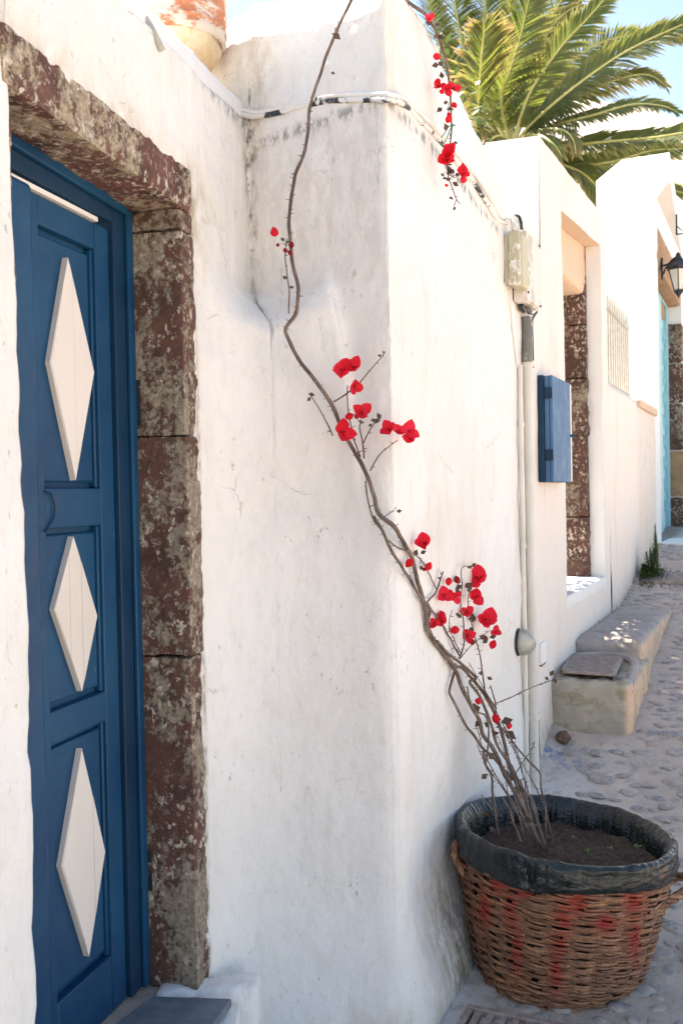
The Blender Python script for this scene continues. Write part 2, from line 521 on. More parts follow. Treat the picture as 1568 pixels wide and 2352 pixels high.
def m_bark():
    t = NT('grey_brown_bark')
    c = t.mix(t.ramp(t.noise(14, 5, .6), .35, .68), (.10, .06, .045), (.235, .175, .14))
    c = t.mix(t.ramp(t.noise(110, 3, .6, (1, 1, .12)), .45, .65, 0, .6), c, (.07, .045, .035))
    return t.done(t.bsdf(c, .75, t.bump(t.noise(130, 3, .6, (1, 1, .12)), .8, .003)))
M['bark'] = m_bark()
def m_leafy(name, a, b, trans=.45, scale=40, rough=.5, tcol=None):
    t = NT(name)
    c = t.mix(t.math('MULTIPLY', t.ramp(t.noise(scale, 4, .6), .3, .7, .3, 1.0), t.n('ShaderNodeObjectInfo').outputs['Random']), a, b)
    d = t.bsdf(c, rough, t.bump(t.noise(scale * 3, 3), .4, .002), spec=.3)
    tr = t.n('ShaderNodeBsdfTranslucent')
    t.setin(tr.inputs[0], tcol if tcol else c)
    mx = t.n('ShaderNodeMixShader'); mx.inputs[0].default_value = trans
    t.lk(d, mx.inputs[1]); t.lk(tr.outputs[0], mx.inputs[2])
    return t.done(mx.outputs[0])
M['bract'] = m_leafy('red_bract', (.60, .006, .018), (.90, .05, .10), .5, 90, .6, (.95, .03, .06))
M['bract_d'] = m_leafy('dark_red_bract', (.30, .008, .014), (.38, .015, .02), .3, 60, .6)
M['leaf'] = m_leafy('dull_brown_leaf', (.085, .055, .042), (.12, .09, .06), .2)
M['stamen'] = m_simple('yellow_stamen', (.6, .5, .2), (.7, .6, .3), 40)
M['seedling'] = m_leafy('pale_green_seedling', (.16, .24, .06), (.26, .34, .12), .4)
M['weed'] = m_leafy('weed_leaf', (.06, .10, .025), (.11, .15, .05), .35)
def m_palm():
    t = NT('palm_leaflet')
    c = t.mix(t.ramp(t.noise(2.2, 4, .6), .35, .7), (.042, .080, .024), (.105, .140, .045))
    c = t.mix(t.math('MULTIPLY', t.attr('tip'), t.ramp(t.noise(4, 3), .36, .6, .2, 1.0)), c, (.42, .27, .15))
    d = t.bsdf(c, .42, None, spec=.5)
    tr = t.n('ShaderNodeBsdfTranslucent')
    t.setin(tr.inputs[0], t.mix(t.attr('tip'), (.26, .31, .05), (.5, .32, .16)))
    mx = t.n('ShaderNodeMixShader'); mx.inputs[0].default_value = .42
    t.lk(d, mx.inputs[1]); t.lk(tr.outputs[0], mx.inputs[2])
    return t.done(mx.outputs[0])
M['palm'] = m_palm()
M['rachis'] = m_simple('palm_midrib', (.42, .40, .12), (.55, .50, .22), 8, .5)
M['palmtrunk'] = m_simple('palm_trunk', (.17, .11, .07), (.28, .20, .13), 10, .9, .9, .03)
M['leafbase'] = m_simple('green_leaf_base', (.10, .12, .05), (.17, .16, .08), 10, .8, .8, .02)
M['hill'] = m_simple('pale_hillside', (.62, .60, .56), (.50, .49, .46), .02, .95, .2, 1)
def m_glass(name, tint=(.93, .93, .88), rough=.12):
    t = NT(name)
    return t.done(t.bsdf(tint, rough, None, **{'Transmission Weight': .75, 'Alpha': 1.0}))
M['lampglass'] = m_glass('ribbed_lamp_glass', (.95, .93, .86), .3)
M['milkglass'] = m_simple('frosted_lantern_pane', (.62, .57, .50), (.70, .66, .58), 6, .35, .05)
M['winglass'] = m_simple('dark_window_glass', (.35, .45, .5), (.4, .5, .55), 3, .15, .02)

# ================================================================ STREET
def gridlines(segs):
    out = []
    for a, b, st in segs:
        n = max(1, int(round((b - a) / st)))
        out += [a + (b - a) * i / n for i in range(n)]
    out.append(segs[-1][1])
    return out
qs = gridlines([(-60, -10, 10), (-10, 0, 2), (0, 2.2, .2), (2.2, 5.2, .022), (5.2, 9.4, .04), (9.4, 14, .5), (14, 60, 8), (60, 1500, 240)])
ps = gridlines([(-1500, -60, 240), (-60, -4, 8), (-4, -.6, .5), (-.6, -.2, .1), (-.2, 1.0, .022), (1.0, 3.0, .1), (3, 10, 1), (10, 60, 10), (60, 1500, 240)])
PW = K.dot(AN)
def street(q, p):
    v = AD * q + AN * (PW + p)
    z = gz(v.x, v.y)
    near = 1 - sstep(6, 12, abs(q - 4)) if abs(p) < 3 else 0
    if near:
        w = Vector((v.x, v.y, 0))
        z += near * (.012 * fbm(w, 4, 2) + .004 * fbm(w, 22, 2))
        z += .03 * math.exp(-(max(0, p) / .05) ** 2) * (1 if q < 9 else 0)
    white = math.exp(-(max(0, p - .03) / .17) ** 2) * (1 - sstep(3.9, 4.15, q)) * (q < 4.4)
    if q > 3.25: white = max(white, .95 * math.exp(-((p - .1) / .2) ** 2 - ((q - 3.85) / .3) ** 2))
    px, py = proj((v.x, v.y, z)) if v.y > 1 else (0, 0)
    bl = max(math.exp(-((px - 1262) / 40) ** 2 - ((py - 1728) / 14) ** 2), .7 * math.exp(-((px - 1320) / 60) ** 2 - ((py - 1755) / 14) ** 2)) if v.y > 1 else 0
    dirt_shade = .9 * math.exp(-(max(0, p) / .05) ** 2) * sstep(4.2, 4.8, q) + (.8 * math.exp(-((v.x - .66) ** 2 + (v.y - 3.0) ** 2) / .06))
    return Vector((v.x, v.y, z)), dict(white=white, bluep=bl, dirt_shade=min(1, dirt_shade))
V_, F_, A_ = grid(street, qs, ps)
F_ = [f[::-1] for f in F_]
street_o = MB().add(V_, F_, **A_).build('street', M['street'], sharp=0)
tag(street_o, kind='structure')
def zs(x, y):
    return street(x * AD.x + y * AD.y, x * AN.x + y * AN.y - PW)[0].z

# cobbles
def cobble_mesh(seed, matl):
    rnd = random.Random(seed)
    n = 10
    mb = MB(); vs = []; fs = []
    lobes = [1 + rnd.uniform(-.16, .16) for _ in range(n)]
    rings = [(1.0, -.35), (.93, .02), (.70, .14), (.34, .2)]
    for rr, h in rings:
        for k in range(n):
            a = 2 * math.pi * k / n
            vs.append(Vector((math.cos(a) * rr * lobes[k], .62 * math.sin(a) * rr * lobes[k], h + rnd.uniform(-.02, .02))))
    vs.append(Vector((0, 0, .22)))
    for r_ in range(3):
        for k in range(n):
            fs.append((r_*n+k, r_*n+(k+1) % n, (r_+1)*n+(k+1) % n, (r_+1)*n+k))
    for k in range(n): fs.append((3*n+k, 3*n+(k+1) % n, 4*n))
    me = bpy.data.meshes.new('cobblestone')
    me.from_pydata(vs, [], fs)
    me.materials.append(matl)
    me.polygons.foreach_set('use_smooth', [True] * len(fs))
    me.update()
    return me, vs, fs
cmesh = [cobble_mesh(i, M['cob'][[0, 1, 2, 1, 0, 2][i % 6]]) for i in range(12)]
spots = []
rnd = random.Random(3)
cells = {}
def try_spot(q, p, r_):
    ci, cj = int(q / .15), int(p / .15)
    for i in range(ci - 1, ci + 2):
        for j in range(cj - 1, cj + 2):
            for (a, b, c) in cells.get((i, j), []):
                if (a - q) ** 2 + ((b - p) * 1.35) ** 2 < (r_ + c) ** 2 * .78: return False
    cells.setdefault((ci, cj), []).append((q, p, r_))
    return True
for k in range(26000):
    q = rnd.uniform(2.3, 9.6); p = rnd.uniform(.09, 2.6)
    r_ = rnd.uniform(.022, .055) * (1 + .05 * q)
    v = AD * q + AN * (PW + p)
    if 4.36 < q < 6.35 and p < .42: continue
    if (v.x - .69) ** 2 + (v.y - 3.03) ** 2 < .20 ** 2: continue
    if q < 4.2 and p < .2: continue
    if 7.3 < q < 8.2 and p < .5: continue
    if try_spot(q, p, r_): spots.append((q, p, r_))
vis = []
for (q, p, r_) in spots:
    v = AD * q + AN * (PW + p)
    z = zs(v.x, v.y)
    px, py = proj((v.x, v.y, z))
    inview = -10 < px < 1590 and 1200 < py < 2400
    vis.append((r_ / v.y * (1 if inview else .001), q, p, r_, v.x, v.y, z))
vis.sort(reverse=True)
stuffm = MB()
for i, (s_, q, p, r_, x, y, z) in enumerate(vis):
    me, vs, fs = cmesh[rnd.randrange(12)]
    ang = math.atan2(-AN.y, -AN.x) + rnd.gauss(0, .45)
    hgt = r_ * rnd.uniform(.4, .9)
    if i < 300:
        o = bpy.data.objects.new('cobblestone', me)
        o.parent = street_o
        o.location = Vector((x, y, z + .001)) - WLOC[street_o]
        o.rotation_euler = (rnd.gauss(0, .05), rnd.gauss(0, .05), ang)
        o.scale = (r_, r_, hgt)
        col.objects.link(o)
    else:
        ca, sa = math.cos(ang), math.sin(ang)
        stuffm.add([(x + r_ * (w.x * ca - w.y * sa), y + r_ * (w.x * sa + w.y * ca), z + .001 + hgt * w.z) for w in vs], fs)
stuffm.build('small_cobbles', M['cob'][0], street_o, kind='stuff')

# drain grating at the foot of the wall
gp = hitg(1110, 2338)
gr = thing('drain_grating', (gp.x, gp.y, zs(gp.x, gp.y)), 'dark iron drain grating set in the ground in front of the wicker basket', 'drain')
g0 = gp + AD * .015 - AN * .05; gzv = zs(gp.x, gp.y) + .016
fm = MB()
def onp(a, b, z): return Vector((g0.x, g0.y, 0)) + AN * a - AD * b + Vector((0, 0, z))
for a0, b0, la, lb in [(0, 0, .42, .02), (0, .26, .42, .02), (0, .02, .02, .24), (.40, .02, .02, .24)]:
    fm.box(onp(a0, b0, gzv - .02), AN * la, -AD * lb, (0, 0, .024))
fm.build('grating_frame', M['rust'], gr, bevel=.002)
for i in range(10):
    MB().box(onp(.03 + i * .037, .02, gzv - .018), AN * .018, -AD * .24, (0, 0, .018)).build('grating_bar', M['rust'], gr)
MB().box(onp(.02, .02, gzv - .0195), AN * .38, -AD * .24, (0, 0, .003)).build('pit', M['iron'], gr)

# far manhole cover
mc = [hitg(1482, 1317), hitg(1600, 1322), hitg(1590, 1344), hitg(1470, 1343)]
mcc = sum(mc, Vector()) / 4
mh = thing('manhole_cover', (mcc.x, mcc.y, mcc.z), 'flat square iron manhole cover in the street beyond the step, near the green weed', 'manhole cover')
zc = max(p.z for p in mc)
tp = [Vector((p.x, p.y, gz(p.x, p.y) + .022)) for p in mc]
bt = [Vector((p.x, p.y, gz(p.x, p.y) - .05)) for p in mc]
MB().add(bt + tp, [(0,1,2,3), (7,6,5,4), (0,4,5,1), (1,5,6,2), (2,6,7,3), (3,7,4,0)]).build('lid', M['rust'], mh, bevel=.004)
for i in range(1, 12):
    a = tp[0].lerp(tp[1], i / 12); b = tp[3].lerp(tp[2], i / 12)
    a2 = a.lerp(b, .12); b2 = a.lerp(b, .88)
    MB().tube([a2 + Vector((0, 0, .001)), b2 + Vector((0, 0, .001))], .006, 4).build('rib', M['rust'], mh)

# ================================================================ NEAR HOUSE
house = thing('whitewashed_house', (-0.6, 3.2, -1.5), 'nearest whitewashed house with rounded plaster corner and red stone doorway', 'house')
a_in = .514
KU = [(-2.4, C0 - DD * 2.4), (a_in, C0 + DD * a_in), (1.057, K), (2.80, K + AD * (2.80 - 1.057)), (3.4, K + AD * (3.4 - 1.057))]
KL = [(-2.4, C0 - DD * 2.4), (.085, C0 + DD * .085), (.20, Vector((-.352, 2.722, 0))), (.36, Vector((-.272, 2.775, 0))),
      (.60, Vector((-.145, 2.79, 0))), (.85, Vector((.01, 2.765, 0))), (1.0, Vector((.105, 2.722, 0))), (1.06, Vector((.165, 2.695, 0))),
      (1.14, Vector((.190, 2.785, 0))), (1.22, Vector((.217, 2.862, 0))), (1.4, K + AD * .343), (2.80, K + AD * (2.80 - 1.057)), (3.4, K + AD * (3.4 - 1.057))]
def poly(keys, a):
    for i in range(1, len(keys)):
        if a <= keys[i][0]:
            t = (a - keys[i-1][0]) / (keys[i][0] - keys[i-1][0])
            return keys[i-1][1].lerp(keys[i][1], t)
    return keys[-1][1]
def smoothed(keys, sig):
    tab = {}
    def f(a):
        k = round(a * 400)
        if k not in tab:
            s = Vector((0, 0, 0)); w = 0
            for j in range(-6, 7):
                ww = math.exp(-(j / 3) ** 2)
                s += poly(keys, k / 400 + j / 3 * sig) * ww; w += ww
            tab[k] = s / w
        k0 = a * 400; i0 = math.floor(k0)
        if round(k0) == k0 or abs(k0 - round(k0)) < 1e-6: return tab[k]
        for kk in (i0, i0 + 1):
            if kk not in tab: f(kk / 400)
        return tab[i0].lerp(tab[i0 + 1], k0 - i0)
    return f
PU, PL = smoothed(KU, .011), smoothed(KL, .085)
def wall_plan(a, z):
    zt = .60 + .10 * noise.noise(Vector((a * 3, 0, 3))) + .05 * sstep(.5, .9, a) - .0
    wd = sstep(.80, .98, a)
    w = sstep(zt - .12 - .9 * wd, zt + .06, z)
    return PL(a).lerp(PU(a), w)
def wall_n(a, z):
    d = wall_plan(a + .012, z) - wall_plan(a - .012, z)
    return Vector((d.y, -d.x, 0)).normalized()
def ztop(a):
    if a < a_in: return 1.146 + .012 * noise.noise(Vector((a * 6, 1, 0)))
    ya = 2.7 + (a - 1.057) * AD.y
    t = interp(a, [.5, .56, .80, .95, 1.03], [1.42, 1.41, 1.36, 1.34, 1.335]) + .012 * noise.noise(Vector((a * 9, 2, 0)))
    t = t + (1.43 - t) * sstep(1.03, 1.09, a)
    if a > 1.057:
        t = interp(ya, [2.7, 2.95, 3.02, 3.3, 3.46, 3.7, 3.80, 3.86, 4.0, 4.4], [1.43, 1.395, 1.385, 1.335, 1.30, 1.215, 1.16, 1.07, 1.075, 1.09])
        t += .012 * fbm(Vector((a, 0, 0)), 14, 2)
    if a < .56: t = 1.146 + (t - 1.146) * sstep(.50, .54, a)
    return t
def zlint(a): return interp(a, [-.75, -.6, -.4, -.185, -.05, .085], [.838, .824, .812, .812, .789, .776]) + .007 * fbm(Vector((a, 7, 0)), 9, 3)
def wall_pt(a, z, inn=0.0, up=0.0):
    p = wall_plan(a, z)
    n = wall_n(a, z)
    p = Vector((p.x, p.y, z))
    e = .010 * fbm(p, 2.3, 2) + .0045 * fbm(p, 9, 2) + .0016 * fbm(p, 34, 2)
    if a > .12: e += sstep(.12, .26, a) * .075 * sstep(-1.12, -1.5, z) ** 1.3 if z < -1.12 else 0
    if z > -1.6 and a > a_in + .05 and a < 1.1: e += .0
    lw_ = math.exp(-((z - .58) / .10) ** 2) * sstep(.3, .45, a) * (1 - sstep(.8, 1.0, a))
    if lw_ > .02: e += lw_ * .005 * fbm(p, 17, 3)
    p = p + n * (e - inn) + Vector((0, 0, up))
    dirt_shade = 0; mold_shade = 0
    if a < .3:                                         # ochre weathering over the lintel and round the jamb
        d = z - zlint(a)
        if d > -.02 and a > -.85: dirt_shade = max(dirt_shade, .95 * math.exp(-(max(0, d) / .095) ** 2) * (1 - sstep(.1, .3, a)))
        if z > .5 and -.0 < a: dirt_shade = max(dirt_shade, .8 * math.exp(-((a - .085) / .07) ** 2) * sstep(.45, .75, z) * (1 - sstep(.80, 1.0, z)))
        if d > 0 and -.8 < a < 0: mold_shade = .35 * math.exp(-(d / .035) ** 2)
        if a > .07 and z < .86: dirt_shade = max(dirt_shade, .5 * math.exp(-((a - .085) / .012) ** 2))
        if a > .07 and z < .86: mold_shade = max(mold_shade, .6 * math.exp(-((a - .085) / .008) ** 2))
    if 0 < a < .5 and z > 1.0: mold_shade = max(mold_shade, .75 * math.exp(-((z - 1.155 + .03 * (a - .25)) / .022) ** 2) * sstep(.12, .25, a))
    c = wall_plan(a, z)
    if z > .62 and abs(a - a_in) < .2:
        mold_shade = max(mold_shade, .9 * math.exp(-((a - a_in) / .028) ** 2) * sstep(.62, .85, z))
        dirt_shade = max(dirt_shade, .35 * math.exp(-((a - a_in) / .08) ** 2))
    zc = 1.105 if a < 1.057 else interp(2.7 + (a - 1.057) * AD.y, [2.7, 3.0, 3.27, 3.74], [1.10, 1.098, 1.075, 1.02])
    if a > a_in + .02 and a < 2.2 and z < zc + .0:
        mold_shade = max(mold_shade, (.7 if a < 1.3 else .8) * math.exp(-((z - zc + .022) / .018) ** 2))
    if .54 < a < 1.03 and .6 < z < 1.08: mold_shade = max(mold_shade, .11 * sstep(.6, .75, z)); dirt_shade = max(dirt_shade, .12)
    if a_in < a < .9 and 1.1 < z: dirt_shade = max(dirt_shade, .55 * math.exp(-((a - .56) / .09) ** 2) * sstep(1.12, 1.25, z))
    if abs(a - 1.057) < .2 and z > -.2: mold_shade = max(mold_shade, .5 * math.exp(-((a - 1.05) / .012) ** 2) * (noise.noise(Vector((0, 0, z * 9))) + .2))
    if z < -.9 and a > .9:  # brown shade low down towards the basket, painted into the plaster colour
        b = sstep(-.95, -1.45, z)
        dirt_shade = max(dirt_shade, b * .75 * math.exp(-((a - 1.42) / .25) ** 2))
        mold_shade = max(mold_shade, b * .55 * math.exp(-((a - 1.42) / .22) ** 2))
    if z < -1.3 and a > .85: dirt_shade = max(dirt_shade, .5 * sstep(-1.38, -1.5, z))
    if a > 2.2: dirt_shade = max(dirt_shade, .5 * math.exp(-((a - 2.62) / .12) ** 2))
    return p, dict(dirt_shade=min(1, dirt_shade), mold_shade=max(0, min(1, mold_shade)))
def jag(z, s=0, amp=.008):
    return amp * (fbm(Vector((0, s, z)), 9, 3) + .5 * fbm(Vector((3, s, z)), 40, 2))
ROLL_IN = [(0, 0), (.002, .008), (.012, .013), (.04, .014), (.10, .014)]   # (inwards, past the edge)
pl = MB()
# left of the door
zs1 = lin(0, 1, 90)
def f1(u, v):
    z = -1.62 + v * (ztop(u if u < 0 else -.724) + 1.62)
    if u > .5:
        k = int(round((u - 1) * 100)); inn, past = ROLL_IN[k]
        a = -.724 + jag(z, 1) * (1 - sstep(.77, .80, z)) + (past * (1 - sstep(.77, .80, z)) if k else 0)
        return wall_pt(a, z, inn)
    a = -2.4 + (u + 2.4) / 1.676 * (1.676 + jag(z, 1) * (1 - sstep(.77, .80, z)))
    return wall_pt(a, z)
us = lin(-2.4, -1.2, 12)[:-1] + lin(-1.2, -.724, 24) + [1.01, 1.02, 1.03, 1.04]
V_, F_, A_ = grid(f1, us, zs1); pl.add(V_, F_, **A_)
# above the door
def f2(u, v):
    zb = zlint(u)
    if v < 0:
        k = int(round(-v * 100)); inn, past = ROLL_IN[k]
        return wall_pt(u, zb - past, inn)
    return wall_pt(u, zb + v * (ztop(u) - zb))
V_, F_, A_ = grid(f2, lin(-.724, .085, 90), [-.04, -.03, -.02, -.01] + lin(0, 1, 34)); pl.add(V_, F_, **A_)
# corner and alley face
def f3(u, v):
    if v <= 1: z = -1.62 + v * (ztop(max(.085, min(2.75, u))) + 1.62)
    edge = .085
    if u < 0:
        k = int(round(-u * 100)); inn, past = ROLL_IN[k]
        m_ = 1 - sstep(.77, .80, z)
        return wall_pt(edge + jag(z, 4, .011) * m_ - past * m_, z, inn)
    a = u + jag(z, 4, .011) * (1 - sstep(.77, .80, z)) * (1 - sstep(.085, .2, u))
    return wall_pt(a, z)
us3 = [-.04, -.03, -.02, -.01] + lin(.085, .45, 40)[:-1] + lin(.45, .60, 34)[:-1] + lin(.60, .98, 36)[:-1] + lin(.98, 1.16, 30)[:-1] + lin(1.16, 2.755, 110)
V_, F_, A_ = grid(f3, us3, lin(0, 1, 250)); pl.add(V_, F_, **A_)
# rounded tops
def ftop(u, v):
    zt = ztop(u)
    onret = sstep(.50, .56, u) * (1 - sstep(1.0, 1.10, u))
    th = v
    W = .34 if u < .6 else (.03 + .22 * sstep(1.5, 2.2, u))
    rise = 0
    onret = 0
    # quarter round then run back
    if th < .2:
        an = th / .2 * math.pi / 2
        inn = .028 * (1 - math.cos(an)); up = .028 * math.sin(an)
    else:
        s_ = (th - .2) / .8
        inn = .028 + s_ * W; up = .028 + rise * s_
    p, at_ = wall_pt(u, zt, inn, up)
    amp = (.010 + .018 * onret) * min(1, th * 4)
    p.z += amp * (fbm(p, 11, 3) + .6 * fbm(p, 38, 2))
    if onret > .2: at_ = dict(dirt_shade=at_['dirt_shade'] * (1 - min(1, th * 3)), mold_shade=0)
    return p, at_
V_, F_, A_ = grid(ftop, lin(-2.4, .50, 80), lin(0, 1, 30)); pl.add(V_, F_, **A_)
V_, F_, A_ = grid(ftop, lin(1.06, 2.755, 110), lin(0, 1, 30)); pl.add(V_, F_, **A_)
I_ = C0 + DD * a_in
RD = (K - I_).normalized(); RN = Vector((RD.y, -RD.x, 0))
def retop(s_, t):
    a = a_in + max(.05, s_)
    zf = ztop(a)
    zb = interp(s_, [-.25, .25, .40], [1.80, 1.67, 1.63]); zb = zb + (1.40 - zb) * sstep(.36, .56, s_)
    p = wall_plan(a, zf) if s_ > .05 else I_ + RD * s_
    p = Vector((p.x, p.y, 0)) + AD * (.46 * t)
    rr = min(1, t / .06)
    z = zf - .0 + .018 * math.sin(rr * math.pi / 2) + (zb - zf) * max(0, t - .02) ** .9 if t > .0 else zf
    if t < 0: return Vector((p.x, p.y, zf - .02)) - RN * .006, dict(dirt_shade=0, mold_shade=0)
    p = Vector((p.x, p.y, z)) + RN * (.006 * math.sin(rr * math.pi / 2))
    if t > 0:
        p.z += min(1, t * 8) * (.016 * fbm(p, 9, 3) + .010 * fbm(p, 30, 2))
        p -= RN * .014 * fbm(p, 14, 3) * (1 - min(1, t * 2)) * -1
    return p, dict(dirt_shade=0, mold_shade=0)
V_, F_, A_ = grid(retop, lin(-.25, .553, 110), [-.01] + lin(0, 1, 50)); pl.add(V_, F_, **A_)
def retface(s_, v):
    p = I_ + RD * s_; zf = ztop(.5641)
    p = Vector((p.x, p.y, 1.14 + (zf - 1.14) * v))
    return p + RN * (.010 * fbm(p, 2.3, 2) + .0045 * fbm(p, 9, 2) + .0016 * fbm(p, 34, 2) + .001), dict(dirt_shade=.55 * math.exp(-((s_ - .046) / .09) ** 2), mold_shade=.1)
V_, F_, A_ = grid(retface, lin(-.25, .045, 30), lin(0, 1, 30)); pl.add(V_, F_, **A_)
V_, F_, A_ = grid(lambda s_, t: (lambda q: (Vector((q.x, q.y, q.z * (1 - t) + 1.0 * t)) + AD * .02, dict(dirt_shade=0, mold_shade=0)))(retop(s_, 1)[0]), lin(-.25, .553, 20), [0, 1]); pl.add(V_, F_, **A_)
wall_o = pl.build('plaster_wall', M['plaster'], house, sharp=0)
MB().box(alley(3.0, -.30, -1.6), AD * 2.35, AN * .24, (0, 0, 2.55)).build('wall_core', M['mortar'], house)
MB().box(alley(3.0, -.95, -1.6), AD * 1.3, AN * .6, (0, 0, 2.5)).build('room', M['plaster_clean'], house)
# end of the wall where the next house joins
# flat roof behind the parapet
rf = MB()
pb = C0 - DD * 2.4 - DN * .06
rf.box((pb.x, pb.y, .90), DD * 3.6, -DN * 2.5, (0, 0, .22))
rf.build('roof', M['plaster_clean'], house)
# raised coping on the parapet
cp = MB()
s0 = C0 + DD * (-.03) - DN * .035
def cop(u, v):
    prof = [(0, -.03), (0, .048), (.006, .060), (.02, .068), (.09, .069), (.10, .05), (.10, -.03)]
    b, h = prof[int(v)]
    p = C0 + DD * u - DN * (.022 + b)
    sl = .02 * (1 - sstep(-.1, .1, u))
    p = Vector((p.x, p.y, 1.172 + h + .0))
    return p + Vector((0, 0, .006 * fbm(p, 12, 3))) + DN * .004 * fbm(p, 20, 2)
V_, F_, A_ = grid(cop, lin(-.14, .56, 50), list(range(7))); F_.append(tuple(i * 51 for i in range(7))[::-1])
cp.add(V_, F_); cp.build('coping', M['plaster_clean'], house, sharp=50)

# jamb stones: reveal from the door frame to the wall face plus a strip of front face
def jamb_stone(z0, z1, matl, dx=0, seed=0):
    mb = MB()
    o = doorpt(0.004, .0, z0) 
    # box: across reveal (DN .. .135), along DD for the part behind the face
    rough_box(mb, o + DD * 0 , DN * (.159 + dx), DD * .082, Vector((0, 0, z1 - z0)), .010, .0045, .004, seed)
    return mb.build('jamb_stone', matl, house)
def zd(py, px=300): return hitd(px, py, .02).z
yj = [(.757, zd(531), 'stone_b'), (zd(535), zd(1001), 'stone_b'), (zd(1003), zd(1513), 'stone'), (zd(1517), -1.31, 'stone_b')]
for i, (za, zb, mm) in enumerate(yj):
    jamb_stone(zb, za - .001, M[mm], dx=[-.004, .0, .003, -.001][i], seed=i * 3.1)
# mortar between stones and plaster
mo = MB()
rough_box(mo, doorpt(.074, .0, -1.33), DN * .140, DD * .05, Vector((0, 0, 2.15)), .014, .010, .006, 9)
mo.build('mortar_joint', M['mortar'], house)
mo2 = MB()
rough_box(mo2, doorpt(.002, -.01, -1.31), DN * .022, DD * .012, Vector((0, 0, 2.06)), .012, .007, .004, 19)
mo2.build('mortar_bead', M['mortar'], house)
# left jamb sliver
lj = MB()
rough_box(lj, C0 + DD * (-.750) - DN * .18 + Vector((0, 0, -1.4)), DN * .165, DD * .052, Vector((0, 0, 2.2)), .014, .010, .010, 31)
lj.build('jamb_stone', M['stone_c'], house)
# lintel
li = MB()
rough_box(li, C0 + DD * (-.745) - DN * .158 + Vector((0, 0, .783)), DN * .160, (DD * .817 + Vector((0, 0, -.026))), Vector((0, 0, .115)), .012, .0055, .007, 41)
li.build('lintel', M['stone_l'], house)
# threshold and slate step
th = MB()
rough_box(th, C0 + DD * (-.80) - DN * .32 + Vector((0, 0, -1.62)), DN * .34, DD * .90, Vector((0, 0, .308)), .03, .003, .012, 51)
th.build('threshold', M['step_top'], house)
st = MB()
rough_box(st, Vector((-.95, 1.70, -1.62)), Vector((.66, 0, 0)), Vector((0, .83, 0)), Vector((0, 0, .290)), .03, .003, .012, 61)
st.build('step', M['plaster'], house)
sl = MB()
s1, s2 = Vector((-.90, 1.72, -1.322)), Vector((.60, .0, 0))
vs = [tuple(hit(x_, y_, (0, 0, -1.296), Vector((0, 0, 1))) - Vector((0, 0, .022))) for x_, y_ in [(352, 2288), (532, 2294), (490, 2354), (380, 2560), (60, 2560), (262, 2354)]]
sl.add(vs + [(x, y, z + .022) for x, y, z in vs], [tuple(range(6)), tuple(range(11, 5, -1))] + [(i, i + 6, (i + 1) % 6 + 6, (i + 1) % 6) for i in range(6)])
sl.build('step_slab', M['slate'], house, bevel=.004)
ap = MB()
rough_box(ap, Vector((-.515, 2.515, -1.42)), Vector((.27, .04, 0)), Vector((.0, .09, 0)), Vector((0, 0, .122)), .012, .005, .022, 71)
ap.build('plaster_apron', M['plaster'], house)

# ---------------------------------------------------------------- blue door
door = MB()
def vpx(px, py=1150, out=0): return (hitd(px, py, out) - D0).dot(DD)
VP_ = {k: vpx(k) for k in (23, 62, 75, 104, 232, 263, 309)}
Z0 = -1.30
def dbox(v0, v1, o0, o1, z0, z1, name, matl, bev=.003, parent=None):
    mb = MB().box(doorpt(v0, o0, z0), DD * (v1 - v0), DN * (o1 - o0), (0, 0, z1 - z0))
    return mb.build(name, matl, parent or house, bevel=bev)
fr = dbox(VP_[263] + .004, .002, -.06, .012, Z0, .757, 'door_frame', M['blue_dark'])
dbox(-.028, .0015, .0125, .024, Z0, .757, 'frame_bead', M['blue'])
MB().box(doorpt(-.80, -.06, .716), DD * (.80 + VP_[263] + .003) + Vector((0, 0, -.008)), DN * .072, (0, 0, .10)).build('door_head', M['blue_dark'], house, bevel=.003)
MB().box(doorpt(-.80, -.10, .76), DD * 1.0 + Vector((0, 0, -.03)), DN * .06, (0, 0, .35)).build('back_lintel', M['mortar'], house)
MB().box(doorpt(-.80, .0125, .762), DD * .77 + Vector((0, 0, -.022)), DN * .0155, (0, 0, .045)).build('head_moulding', M['blue'], house, bevel=.004)
dbox(-.62, VP_[232] + .012, -.05, .004, .695, .7065, 'draught_strip', M['white_wood'], .001)
# the leaf
leafd = MB().box(doorpt(VP_[75], -.045, Z0), DD * (VP_[263] - VP_[75]), DN * .02, (0, 0, .690 - Z0)).build('door', M['blue'], house)
def pz(px, py, out=0): return hitd(px, py, out).z
zr = [pz(168, 550), pz(168, 1121), pz(170, 1211), pz(180, 1613), pz(182, 1684), pz(199, 2248)]
def leafbox(v0, v1, o0, o1, z0, z1, name, matl=M['blue'], bev=.003):
    return MB().box(doorpt(v0, o0, z0), DD * (v1 - v0), DN * (o1 - o0), (0, 0, z1 - z0)).build(name, matl, leafd, bevel=bev)
leafbox(VP_[75], VP_[104], -.0245, .000, Z0, .690, 'stile')
leafbox(VP_[232], VP_[263], -.0245, .000, Z0, .690, 'stile')
for (za, zb) in [(.690, zr[0]), (zr[1], zr[2]), (zr[3], zr[4]), (zr[5], Z0)]:
    leafbox(VP_[104] + .001, VP_[232] - .001, -.0245, -.001, zb, za, 'rail')
for (za, zb) in [(zr[0], zr[1]), (zr[2], zr[3]), (zr[4], zr[5])]:   # raised field panels and their mouldings
    leafbox(VP_[104] + .012, VP_[232] - .012, -.0245, -.013, zb + .014, za - .014, 'panel', bev=.006)
    for q0, q1, w0, w1 in [(VP_[104] + .001, VP_[104] + .011, zb, za), (VP_[232] - .011, VP_[232] - .001, zb, za)]:
        leafbox(q0, q1, -.0245, -.0075, w0 + .001, w1 - .001, 'moulding')
